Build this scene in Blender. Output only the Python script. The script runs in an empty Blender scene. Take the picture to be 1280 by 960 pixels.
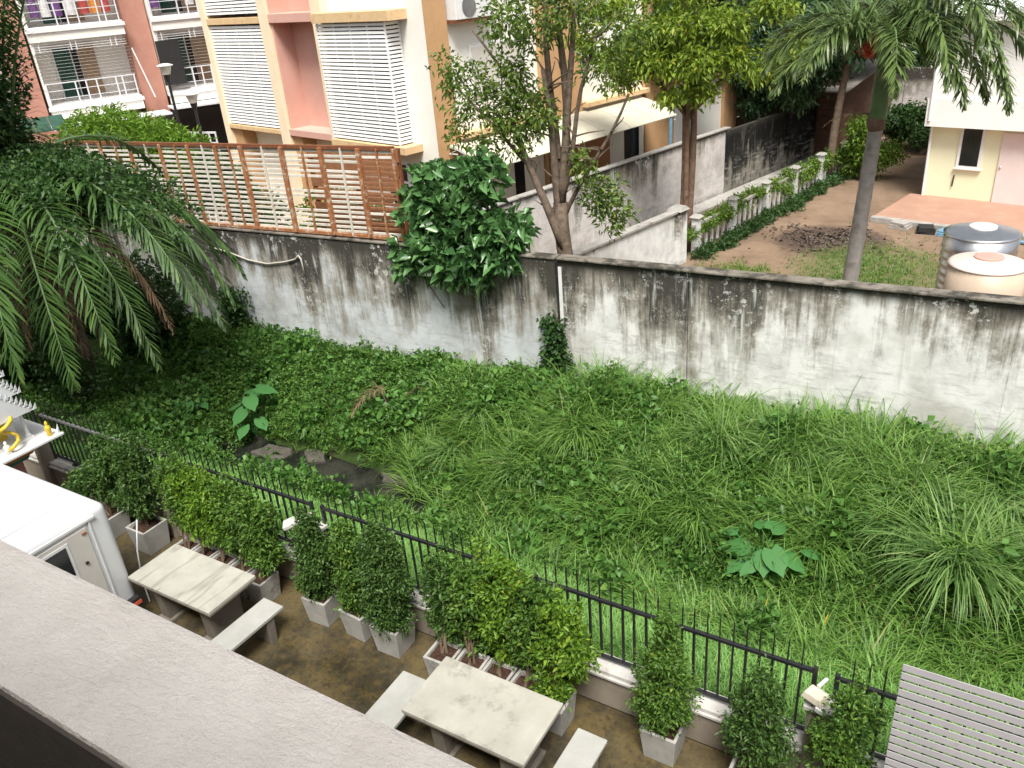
import bpy, bmesh, math, random
import numpy as np
from mathutils import Vector, Matrix

scene = bpy.context.scene
C = scene.collection
R = math.radians
rng = np.random.default_rng(7)
random.seed(7)

# ------------------------------------------------------------------ camera
cam = bpy.data.cameras.new('camera'); camo = bpy.data.objects.new('camera', cam); C.objects.link(camo)
yaw, pit, rol = R(-32.97475), R(26.69789), R(-4.84778)
f_ = Vector((math.sin(yaw)*math.cos(pit), math.cos(yaw)*math.cos(pit), -math.sin(pit)))
r_ = Vector((math.cos(yaw), -math.sin(yaw), 0)); u_ = r_.cross(f_)
r2 = math.cos(rol)*r_ + math.sin(rol)*u_; u2 = -math.sin(rol)*r_ + math.cos(rol)*u_
camo.matrix_world = Matrix(((r2.x, u2.x, -f_.x, 0), (r2.y, u2.y, -f_.y, 0), (r2.z, u2.z, -f_.z, 7.6), (0, 0, 0, 1)))
cam.sensor_width = 36; cam.lens = 36*1027.6/1280; cam.clip_start = 0.05; cam.clip_end = 1500
scene.camera = camo

# ------------------------------------------------------------------ world, sun, exposure (bright overcast)
SUN = Vector((0.26, -0.42, 0.87)).normalized()
w = bpy.data.worlds.new('World'); scene.world = w; w.use_nodes = True
nt = w.node_tree; nt.nodes.clear()
sky = nt.nodes.new('ShaderNodeTexSky'); sky.sky_type = 'NISHITA'; sky.sun_disc = False
sky.sun_elevation = math.asin(SUN.z); sky.sun_rotation = math.atan2(SUN.x, SUN.y)
sky.air_density = 1.0; sky.dust_density = 4.0; sky.ozone_density = 1.0
hs = nt.nodes.new('ShaderNodeHueSaturation'); hs.inputs['Saturation'].default_value = 0.3
bg = nt.nodes.new('ShaderNodeBackground'); bg.inputs['Strength'].default_value = 0.095
wo = nt.nodes.new('ShaderNodeOutputWorld')
nt.links.new(sky.outputs[0], hs.inputs['Color']); nt.links.new(hs.outputs[0], bg.inputs[0]); nt.links.new(bg.outputs[0], wo.inputs[0])
sl = bpy.data.lights.new('sun', 'SUN'); sl.energy = 3.1; sl.angle = R(20); sl.color = (1, .965, .9)
so = bpy.data.objects.new('sun', sl); C.objects.link(so); so.location = (0, 0, 40)
so.rotation_euler = SUN.to_track_quat('Z', 'Y').to_euler()
vs = scene.view_settings
vs.view_transform = 'Standard'; vs.look = 'None'; vs.exposure = 0.85; vs.gamma = 1; vs.use_curve_mapping = False
scene.render.engine = 'CYCLES'
scene.cycles.max_bounces = 6; scene.cycles.transparent_max_bounces = 6

# ------------------------------------------------------------------ materials
class NT:
    def __init__(s, name):
        s.m = bpy.data.materials.new(name); s.m.use_nodes = True; s.t = s.m.node_tree
        s.b = s.t.nodes['Principled BSDF']; s.out = s.t.nodes['Material Output']
    def n(s, typ, ins=None, **kw):
        o = s.t.nodes.new('ShaderNode'+typ)
        for k, v in kw.items(): setattr(o, k, v)
        for k, v in (ins or {}).items(): s.set(o.inputs[k], v)
        return o
    def set(s, sock, v):
        if hasattr(v, 'is_output') or isinstance(v, bpy.types.NodeSocket): s.t.links.new(v, sock)
        else:
            if isinstance(v, (tuple, list)) and len(v) == 3 and sock.type == 'RGBA': v = (*v, 1)
            sock.default_value = v
    def math(s, op, a, b=0.0, clamp=False):
        o = s.n('Math', {0: a, 1: b}, operation=op); o.use_clamp = clamp; return o.outputs[0]
    def mix(s, f, a, b):
        o = s.n('Mix', data_type='RGBA'); s.set(o.inputs[0], f); s.set(o.inputs[6], a); s.set(o.inputs[7], b); return o.outputs[2]
    def pos(s): return s.n('NewGeometry').outputs['Position']
    def objc(s): return s.n('TexCoord').outputs['Object']
    def scale(s, v, sc): return s.n('Mapping', {'Vector': v, 'Scale': sc}).outputs[0]
    def noise(s, v, sc, det=4, rough=.6): return s.n('TexNoise', {'Vector': v, 'Scale': sc, 'Detail': det, 'Roughness': rough}).outputs[0]
    def ramp(s, f, stops, interp='LINEAR'):
        o = s.n('ValToRGB', {0: f}); e = o.color_ramp; e.interpolation = interp
        while len(e.elements) < len(stops): e.elements.new(.5)
        for q, (p, c) in zip(e.elements, stops): q.position = p; q.color = (*c, 1) if len(c) == 3 else c
        return o.outputs[0]
    def mr(s, v, a, b, c=0., d=1., smooth=False):
        o = s.n('MapRange', {0: v, 1: a, 2: b, 3: c, 4: d}); o.interpolation_type = 'SMOOTHSTEP' if smooth else 'LINEAR'; return o.outputs[0]
    def bump(s, h, strength=.3, dist=.02):
        o = s.n('Bump', {'Height': h, 'Strength': strength, 'Distance': dist}); s.t.links.new(o.outputs[0], s.b.inputs['Normal'])
    def done(s, col, rough=.7, spec=.4, metal=0.):
        s.set(s.b.inputs['Base Color'], col); s.set(s.b.inputs['Roughness'], rough); s.set(s.b.inputs['Specular IOR Level'], spec); s.set(s.b.inputs['Metallic'], metal)
        return s.m

def surf(name, c1, c2, sc=6., rough=.75, bump=.25, spec=.35, metal=0., dirt=None, dsc=1.2, dth=(.55, .75), dist=.01, coord='pos'):
    """two-tone noisy surface, with optional blotchy dirt"""
    k = NT(name); p = k.pos() if coord == 'pos' else k.objc()
    a = k.noise(p, sc, 6, .65); b = k.noise(p, sc*9, 3)
    col = k.mix(k.mr(a, .3, .7), c1, c2)
    if dirt:
        d = k.mr(k.noise(p, dsc, 7, .7), dth[0], dth[1], smooth=True); col = k.mix(d, col, dirt)
    if bump: k.bump(k.math('ADD', a, k.math('MULTIPLY', b, .5)), bump, dist)
    return k.done(col, rough, spec, metal)

def leafmat(name, dark, light, extra=None, rough=.45, trans=.3, nsc=.9, spec=.35):
    """leaf colour varies from leaf to leaf and from clump to clump"""
    k = NT(name); g = k.n('NewGeometry'); ri = g.outputs['Random Per Island']
    stops = [(0., dark), (.75, light)]
    if extra: stops += [(.93, light), (1., extra)]
    c = k.ramp(ri, stops)
    n = k.noise(g.outputs['Position'], nsc, 3)
    c = k.mix(k.mr(n, .35, .7, 0, .55), c, light)
    k.done(c, rough, spec)
    if trans:
        tr = k.n('BsdfTranslucent', {'Color': k.mix(.5, c, tuple(min(1, v*1.6) for v in light))})
        mx = k.n('MixShader', {0: trans}); k.t.links.new(k.b.outputs[0], mx.inputs[1]); k.t.links.new(tr.outputs[0], mx.inputs[2])
        k.t.links.new(mx.outputs[0], k.out.inputs[0])
    return k.m

def m_parapet():
    k = NT('rough_plaster'); p = k.pos(); a = k.noise(p, 9, 5, .6); b = k.noise(k.scale(p, (30, 70, 40)), 1, 5, .7); g = k.noise(p, 160, 3, .7); d = k.noise(p, 3.2, 6, .7)
    c = k.mix(k.mr(a, .3, .7), (.62, .575, .53), (.70, .655, .61)); c = k.mix(k.mr(g, .6, .75, 0, .5), c, (.52, .475, .43)); c = k.mix(k.mr(d, .58, .70, 0, .5), c, (.48, .435, .39))
    k.bump(k.math('ADD', k.math('MULTIPLY', b, 1.2), k.math('MULTIPLY', g, .5)), .7, .016); return k.done(c, .9, .2)
M = {}
M['parapet'] = m_parapet()
M['parapet_shade'] = surf('shaded_render', (.05, .042, .036), (.075, .062, .052), 8, .9, .3)  # near-black colour stands in for shade on the balcony's inner side
M['facade'] = surf('facade_render', (.42, .39, .36), (.48, .45, .41), 4, .9, .2)
M['black_metal'] = surf('black_paint', (.012, .012, .014), (.022, .022, .024), 20, .42, .1, .5)
M['grey_rail'] = surf('grey_rail_paint', (.10, .10, .105), (.16, .16, .165), 14, .4, .1, .5)
M['stone_top'] = surf('terrazzo_top', (.37, .36, .305), (.47, .455, .395), 3, .6, .15, .35, dirt=(.20, .19, .155), dsc=3.2, dth=(.50, .78), coord='pos')
def m_cracked():
    k = NT('streaked_table_top'); p = k.pos(); a = k.noise(p, 3, 6, .65); b = k.noise(p, 30, 4, .7)
    l = k.noise(k.scale(p, (2.1, .35, 1)), 1, 3, .5); c = k.mix(k.mr(a, .3, .7), (.38, .37, .315), (.48, .47, .41))
    c = k.mix(k.mr(k.math('ABSOLUTE', k.math('SUBTRACT', l, .52)), .0, .022, .55, 0), c, (.21, .195, .16)); c = k.mix(k.mr(k.noise(p, 2.4, 6, .7), .56, .75, 0, .6), c, (.29, .275, .23))
    k.bump(b, .15, .006); return k.done(c, .6, .35)
M['stone_top2'] = m_cracked()
M['stone_edge'] = surf('terrazzo_edge', (.30, .25, .19), (.42, .36, .28), 9, .8, .2)
M['stone_leg'] = surf('concrete_leg', (.16, .14, .115), (.24, .21, .175), 6, .85, .3, dirt=(.08, .07, .05), dsc=3)
M['bench_top'] = surf('bench_top', (.38, .38, .345), (.46, .46, .425), 5, .6, .15, .4, dirt=(.30, .29, .26), dsc=3.2, dth=(.58, .8))
M['pot'] = surf('cement_pot', (.34, .33, .305), (.44, .43, .40), 6, .8, .25, dirt=(.20, .19, .15), dsc=4, dth=(.56, .76))
M['soil'] = surf('potting_soil', (.035, .018, .012), (.10, .05, .032), 30, .95, .8, dist=.03)
M['bark'] = surf('bark', (.10, .072, .052), (.22, .165, .12), 9, .9, 1., dirt=(.035, .028, .022), dsc=3, dist=.03)
M['bark_red'] = surf('reddish_bark', (.12, .075, .05), (.24, .155, .105), 7, .9, 1., dirt=(.04, .03, .022), dsc=3, dist=.03)
M['bark_dark'] = surf('dark_bark', (.07, .055, .045), (.14, .11, .09), 9, .9, .8, dist=.03)
M['twig'] = surf('twig_bark', (.12, .08, .05), (.2, .15, .1), 9, .9, .3)
M['white_paint'] = surf('white_gloss_paint', (.64, .65, .66), (.69, .70, .71), 2, .28, .0, .5)
M['white_trim'] = surf('white_trim', (.66, .66, .65), (.78, .78, .77), 7, .6, .1)
M['beige_panel'] = surf('beige_panel', (.56, .53, .48), (.62, .59, .54), 4, .5, .05)
M['rubber'] = surf('rubber', (.015, .015, .015), (.03, .03, .03), 20, .7, .1)
M['dark_glass'] = surf('dark_glass', (.012, .014, .015), (.02, .022, .024), 1.5, .12, 0, .6)
M['green_glass'] = surf('green_glass', (.02, .07, .055), (.035, .10, .08), 2, .15, 0, .6)
M['cream'] = surf('cream_paint', (.80, .66, .46), (.86, .74, .54), 1.5, .8, .08)
M['cream_pale'] = surf('pale_cream_paint', (.80, .74, .60), (.86, .81, .69), 1.5, .8, .08, dirt=(.60, .54, .42), dsc=1.5, dth=(.62, .85))
M['white_wall'] = surf('white_wall_paint', (.80, .77, .70), (.86, .84, .78), 1.5, .8, .08, dirt=(.66, .63, .56), dsc=1.2, dth=(.62, .85))
M['pink'] = surf('pink_paint', (.60, .34, .275), (.66, .40, .33), 1.2, .8, .08)
M['tan'] = surf('tan_paint', (.46, .27, .13), (.54, .33, .17), 2.2, .8, .1, dirt=(.34, .20, .10), dsc=1.4, dth=(.55, .8))
M['tan_ledge'] = surf('tan_ledge', (.62, .42, .22), (.72, .52, .30), 4, .8, .15, dirt=(.35, .23, .12), dsc=5)
M['shutter'] = surf('white_slat_paint', (.82, .82, .80), (.88, .88, .86), 8, .5, 0, .3)
M['shade_inner'] = surf('inner_shade_grey', (.10, .10, .10), (.2, .2, .19), 2, .9, 0)  # dark grey standing in for shade behind slats and grille
M['rust'] = surf('rusty_steel', (.24, .085, .03), (.40, .17, .07), 9, .85, .35, dirt=(.50, .40, .30), dsc=8, dth=(.50, .62))
M['rust_dark'] = surf('dark_rust', (.13, .045, .02), (.24, .09, .04), 9, .85, .35)
M['slat_old'] = surf('flaking_slat_paint', (.56, .52, .45), (.70, .67, .60), 9, .8, .2, dirt=(.34, .18, .09), dsc=5, dth=(.56, .74))
M['board_rust'] = surf('rust_brown_board', (.20, .085, .04), (.30, .14, .07), 7, .85, .2, dirt=(.42, .28, .18), dsc=5)
M['terracotta'] = surf('terracotta_paint', (.40, .19, .14), (.47, .245, .185), 2, .8, .1)
M['house_cream'] = surf('yellow_cream_paint', (.72, .72, .50), (.78, .78, .56), 1.5, .75, .06)
M['house_white'] = surf('white_house_paint', (.76, .76, .74), (.83, .83, .81), 1, .7, .08, dirt=(.66, .65, .60), dsc=.9, dth=(.52, .8))
M['door_pink'] = surf('pale_pink_door', (.68, .58, .55), (.74, .64, .61), 2, .6, .05)
M['terrace_tan'] = surf('tan_terrace_paint', (.34, .195, .14), (.40, .24, .175), 2, .7, .1, dirt=(.42, .30, .22), dsc=2)
M['concrete'] = surf('old_concrete', (.26, .25, .23), (.40, .38, .35), 4, .9, .4, dirt=(.09, .085, .075), dsc=2.2)
M['roof_sheet'] = surf('white_sheet_roof', (.66, .68, .70), (.76, .78, .80), 3, .45, .1)
M['awning'] = surf('cream_awning_sheet', (.50, .47, .37), (.58, .55, .45), 1.5, .55, .1, dirt=(.52, .46, .34), dsc=1.3, dth=(.55, .8))
M['tank_tan'] = surf('tan_plastic', (.46, .36, .27), (.52, .42, .32), 1.5, .45, .05)
M['tank_lid'] = surf('pale_tank_top', (.58, .48, .43), (.66, .56, .50), 3, .5, .05)
M['tank_knob'] = surf('rose_tank_cap', (.50, .27, .22), (.58, .34, .28), 3, .5, .05)
M['steel'] = surf('stainless', (.55, .56, .57), (.70, .71, .72), 5, .32, .05, .5, 1.)
M['brown_wood'] = surf('brown_boards', (.09, .045, .03), (.17, .09, .06), 6, .85, .3)
M['brown_door'] = surf('orange_brown_door', (.33, .14, .06), (.42, .19, .085), 3, .7, .1)
M['old_roof'] = surf('grey_old_roof', (.20, .18, .16), (.32, .29, .26), 3, .9, .4)
M['palm_trunk'] = surf('palm_trunk', (.22, .20, .18), (.34, .31, .28), 8, .9, .4, dirt=(.14, .12, .10), dsc=3)
M['crownshaft'] = surf('green_crownshaft', (.07, .13, .05), (.13, .20, .08), 5, .5, .1, dirt=(.2, .17, .08), dsc=3)
M['red_fruit'] = surf('red_fruit', (.60, .09, .05), (.75, .16, .09), 9, .5, .1)
M['gold'] = surf('gold_paint', (.60, .40, .03), (.75, .52, .06), 9, .4, .1)
M['teal'] = surf('teal_paint', (.02, .17, .16), (.04, .24, .22), 9, .5, .1)
M['orange'] = surf('orange_paint', (.60, .20, .03), (.70, .28, .05), 9, .5, .1)
M['rose'] = surf('rose_paint', (.50, .20, .17), (.58, .27, .23), 9, .5, .1)
M['cord'] = surf('white_cord', (.60, .60, .58), (.7, .7, .68), 9, .6, 0)
M['pipe'] = surf('weathered_pvc', (.42, .39, .34), (.55, .52, .47), 9, .6, 0)
M['lamp_grey'] = surf('grey_lamp_housing', (.45, .45, .43), (.58, .58, .55), 9, .5, .1)
M['lamp_beige'] = surf('beige_lamp_housing', (.52, .47, .37), (.62, .57, .46), 9, .55, .1)
M['lamp_glass'] = surf('milky_lamp_glass', (.5, .48, .42), (.62, .6, .54), 9, .3, .0)
M['green_awning'] = surf('green_sheet', (.016, .06, .042), (.03, .09, .06), 4, .5, .1)
M['cloth_blue'] = surf('blue_sheet', (.10, .22, .32), (.18, .33, .43), 8, .7, .3)
M['cloth_red'] = surf('red_cloth', (.35, .05, .05), (.55, .12, .10), 8, .8, .2)
M['cloth_violet'] = surf('violet_cloth', (.12, .05, .18), (.22, .10, .28), 8, .8, .2)
M['curtain'] = surf('tan_curtain', (.30, .20, .12), (.42, .30, .19), 8, .8, .2)
M['louvre'] = surf('grey_louvre_paint', (.37, .355, .37), (.44, .425, .44), 3, .55, .05, dirt=(.33, .30, .30), dsc=3)
M['mud'] = surf('stream_mud', (.028, .026, .022), (.07, .062, .05), 4, .55, .5, .5, dist=.04)
M['slab_stone'] = surf('broken_slab', (.055, .05, .042), (.11, .098, .08), 5, .7, .4, dirt=(.045, .042, .036), dsc=3)

# foliage
M['lf_shrub'] = leafmat('shrub_leaf', (.024, .066, .012), (.120, .230, .036), (.27, .34, .04))
M['lf_shrub_dark'] = leafmat('dark_shrub_leaf', (.020, .052, .012), (.090, .175, .036), (.09, .16, .04))
M['lf_shrub_bright'] = leafmat('bright_shrub_leaf', (.040, .105, .012), (.165, .295, .030), (.33, .40, .035))
M['lf_fig'] = leafmat('glossy_fig_leaf', (.022, .070, .022), (.110, .240, .075), (.16, .26, .09), .28, .18, spec=.6)
M['lf_tree'] = leafmat('tree_leaf', (.032, .070, .014), (.140, .220, .036), (.30, .32, .05))
M['lf_yellow'] = leafmat('yellow_green_leaf', (.055, .110, .012), (.23, .33, .036), (.38, .30, .04))
M['lf_dark'] = leafmat('dark_tree_leaf', (.016, .044, .018), (.075, .145, .058), (.16, .22, .13), .35)
M['lf_vine'] = leafmat('vine_leaf', (.016, .045, .014), (.055, .120, .030), (.13, .2, .04))
M['lf_palm'] = leafmat('palm_leaflet', (.014, .042, .010), (.070, .140, .030), (.17, .20, .04), .5, .2)
M['lf_palm_y'] = leafmat('areca_leaflet', (.032, .070, .020), (.135, .200, .058), (.26, .27, .09), .35, .25)
M['lf_dead'] = leafmat('dead_frond', (.07, .042, .022), (.20, .13, .075), None, .8, .1)
M['lf_grass'] = leafmat('grass_blade', (.018, .060, .010), (.190, .345, .070), (.34, .34, .13), .45, .35, .6)
M['lf_lawn'] = leafmat('soft_pale_grass_blade', (.060, .165, .032), (.240, .440, .110), (.36, .46, .16), .5, .35, .8)
M['lf_weed'] = leafmat('weed_leaf', (.016, .056, .010), (.125, .250, .046), (.15, .22, .04), .5, .3)
M['lf_reed'] = leafmat('reed_blade', (.026, .080, .018), (.215, .350, .105), (.40, .44, .20), .45, .35, .8)
M['lf_taro'] = leafmat('taro_leaf', (.055, .180, .050), (.085, .240, .070), None, .55, .35, spec=.25)
M['lf_vine2'] = leafmat('creeper_leaf', (.030, .090, .016), (.110, .240, .048), (.19, .30, .06), .45, .3)
M['lf_hedge'] = leafmat('hedge_leaf', (.040, .095, .014), (.145, .245, .030), (.22, .30, .04))

def m_terrace():
    k = NT('wet_mossy_concrete'); p = k.pos()
    a = k.noise(p, 1.1, 8, .72); b = k.noise(p, 7, 6, .7); g = k.noise(p, 40, 3)
    c = k.ramp(a, [(.3, (.020, .017, .012)), (.45, (.056, .046, .027)), (.58, (.125, .094, .040)), (.72, (.066, .060, .044))])
    c = k.mix(k.mr(b, .47, .7, 0, .6), c, (.155, .105, .035))
    c = k.mix(k.mr(g, .55, .75, 0, .5), c, (.05, .042, .03))
    c = k.mix(k.mr(k.noise(p, 18, 6, .8), .5, .66, 0, .7), c, (.022, .018, .012)); wet = k.mr(k.noise(p, .7, 3), .45, .6)
    k.bump(k.math('ADD', b, k.math('MULTIPLY', g, .6)), .25, .01)
    return k.done(c, k.mr(wet, 0, 1, .6, .14), .5)
M['terrace'] = m_terrace()

def m_stain(name, top0, xslope, height, white=(.66, .66, .64), darkest=(.060, .056, .048), amt=0., along='x', wash=(.60, .60, .57)):
    """white painted masonry, blackened by rain streaks that run down from the top"""
    k = NT(name); p = k.pos(); s = k.n('SeparateXYZ', {0: p})
    X = s.outputs[0] if along == 'x' else s.outputs[1]; Z = s.outputs[2]
    top = k.math('ADD', k.math('MULTIPLY', X, xslope), top0)
    h = k.math('DIVIDE', k.math('SUBTRACT', top, Z), height)          # 0 top .. 1 base
    def sv(sx, sz):
        o = k.n('CombineXYZ', {0: k.math('MULTIPLY', X, sx), 2: k.math('MULTIPLY', Z, sz)}); return o.outputs[0]
    big = k.noise(sv(.55, .16), 1, 3); mid = k.noise(sv(2.6, .30), 1, 5, .65); fine = k.noise(sv(13, .9), 1, 4, .7); grit = k.noise(p, 22, 5, .7)
    blot = k.noise(p, 2.3, 7, .72)
    reach = k.math('ADD', k.math('MULTIPLY', k.mr(big, .3, .7), .95), k.math('MULTIPLY', k.mr(mid, .3, .7), .75))       # how far streaks run
    reach = k.math('ADD', reach, -0.55+amt)
    st = k.math('SUBTRACT', reach, h)
    st = k.math('ADD', st, k.math('MULTIPLY', k.math('SUBTRACT', fine, .5), .7))
    st = k.math('ADD', st, k.math('MULTIPLY', k.math('SUBTRACT', blot, .5), 1.0))
    grey = k.mr(st, -.30, .16, smooth=True); blk = k.mr(st, .03, .42, smooth=True)
    base = k.mix(k.mr(blot, .42, .66), white, tuple(v*.74 for v in white)); base = k.mix(k.mr(k.noise(p, .8, 4, .6), .52, .66, 0, .6), base, tuple(v*q for v, q in zip(white, (.55, .53, .48))))
    base = k.mix(k.mr(grit, .62, .72, 0, .6), base, (.33, .33, .30))
    c = k.mix(grey, base, (.255, .235, .195)); c = k.mix(blk, c, darkest)
    c = k.mix(k.math('MULTIPLY', k.mr(mid, .56, .64, smooth=True), k.mr(fine, .42, .58, 0, .85)), c, wash)   # washed-out runs
    trow = k.noise(sv(1.6, 9), 1, 5, .7); c = k.mix(k.math('MULTIPLY', k.mr(trow, .52, .66), k.mr(h, .3, .7, 0, .85)), c, (.38, .375, .355))   # trowel marks in the lower half
    capd = k.mr(k.math('ADD', h, k.math('MULTIPLY', k.math('SUBTRACT', blot, .5), .25)), .02, .11, .92, 0); c = k.mix(capd, c, (.05, .046, .038))
    low = k.mr(k.math('ADD', h, k.math('MULTIPLY', k.math('SUBTRACT', blot, .5), .5)), .92, 1.08, 0, .7); c = k.mix(low, c, (.20, .19, .16))
    fl2 = k.mr(k.noise(p, 7, 7, .75), .555, .575); c = k.mix(k.math('MULTIPLY', fl2, k.mr(k.noise(p, 1.1, 4), .48, .6, 0, .9)), c, wash)   # paint still clinging in flakes
    flake = k.mr(grit, .60, .63); c = k.mix(k.math('MULTIPLY', k.math('MULTIPLY', flake, grey), k.mr(blot, .5, .6)), c, wash)
    k.bump(k.math('ADD', blot, k.math('MULTIPLY', grit, .6)), .35, .015)
    return k.done(c, .88, .25)
M['wall_left'] = m_stain('streaked_wall_grey', 2.93, .020, 2.5, (.60, .63, .65), amt=.17)
M['wall_right'] = m_stain('streaked_wall_white', 2.97, .018, 2.3, (.76, .76, .745), amt=.02)
M['alley_wall'] = m_stain('streaked_alley_wall', 2.22, 0, 2.2, (.62, .58, .555), amt=-.25, along='y')
M['low_wall'] = m_stain('streaked_low_wall', 1.52, 0, 1.5, (.72, .73, .71), amt=-.42, along='y')
M['dark_wall'] = m_stain('blackened_wall', 2.2, 0, 2.2, (.075, .07, .062), (.010, .010, .009), amt=.7, along='y', wash=(.11, .10, .09))
M['wall_coping'] = surf('mossy_wall_coping', (.12, .105, .085), (.25, .225, .19), 3, .9, .4, dirt=(.05, .046, .038), dsc=2.5, dth=(.45, .6))
M['kerb_wall'] = surf('beige_garden_wall', (.24, .20, .16), (.30, .26, .21), 3, .85, .2, dirt=(.16, .13, .09), dsc=2.2, dth=(.5, .8))
M['coping'] = surf('pale_coping', (.46, .44, .41), (.60, .58, .55), 5, .8, .25, dirt=(.24, .22, .19), dsc=4, dth=(.52, .75))

def m_yard():
    k = NT('yard_soil'); p = k.pos(); s = k.n('SeparateXYZ', {0: p})
    a = k.noise(p, .7, 7, .7); b = k.noise(p, 6, 6, .75); g = k.noise(p, 30, 3, .8)
    c = k.ramp(a, [(.3, (.13, .088, .058)), (.5, (.225, .155, .105)), (.7, (.28, .20, .14))])
    c = k.mix(k.mr(b, .5, .7, 0, .6), c, (.16, .11, .075))
    c = k.mix(k.mr(g, .56, .7, 0, .5), c, (.32, .245, .185))
    # a dark spill of leaf mould and a thin lawn beside it
    def spot(x, y, rx, ry):
        dx = k.math('DIVIDE', k.math('SUBTRACT', s.outputs[0], x), rx); dy = k.math('DIVIDE', k.math('SUBTRACT', s.outputs[1], y), ry)
        d = k.math('ADD', k.math('MULTIPLY', dx, dx), k.math('MULTIPLY', dy, dy))
        return k.mr(k.math('ADD', d, k.math('MULTIPLY', k.math('SUBTRACT', b, .5), 1.8)), .7, 1.2, 1, 0)
    c = k.mix(k.math('MULTIPLY', spot(-4.3, 24.0, 1.6, 1.5), .85), c, (.075, .05, .04))
    c = k.mix(k.math('MULTIPLY', spot(-2.9, 21.6, 1.9, 2.4), .62), c, (.11, .13, .045))
    c = k.mix(k.math('MULTIPLY', spot(-9.6, 24.0, 1.2, 12), .7), c, (.10, .085, .05))
    k.bump(k.math('ADD', b, g), .5, .04)
    return k.done(c, .95, .2)
M['yard'] = m_yard()

def m_bank():
    k = NT('bank_earth'); p = k.pos(); a = k.noise(p, 2.2, 6, .7); b = k.noise(p, 14, 5, .7)
    c = k.ramp(a, [(.3, (.020, .035, .010)), (.55, (.035, .060, .016)), (.7, (.055, .050, .028))])
    k.bump(b, .8, .05); return k.done(c, .95, .1)
M['bank'] = m_bank()
def m_water():
    k = NT('stream_water'); p = k.pos(); a = k.noise(k.scale(p, (1, 2.5, 1)), 2.2, 4); 
    c = k.mix(k.mr(k.noise(p, 1.6, 5), .45, .6), (.010, .011, .010), (.035, .033, .028))
    k.bump(a, .12, .02); return k.done(c, .10, .6)
M['water'] = m_water()

# ------------------------------------------------------------------ mesh helpers
def obj(name, me, mat, parent=None, smooth=False):
    if isinstance(mat, str): mat = M[mat]
    me.materials.append(mat)
    o = bpy.data.objects.new(name, me); C.objects.link(o)
    if parent: o.parent = parent
    if smooth: me.polygons.foreach_set('use_smooth', [True]*len(me.polygons))
    return o

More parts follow.
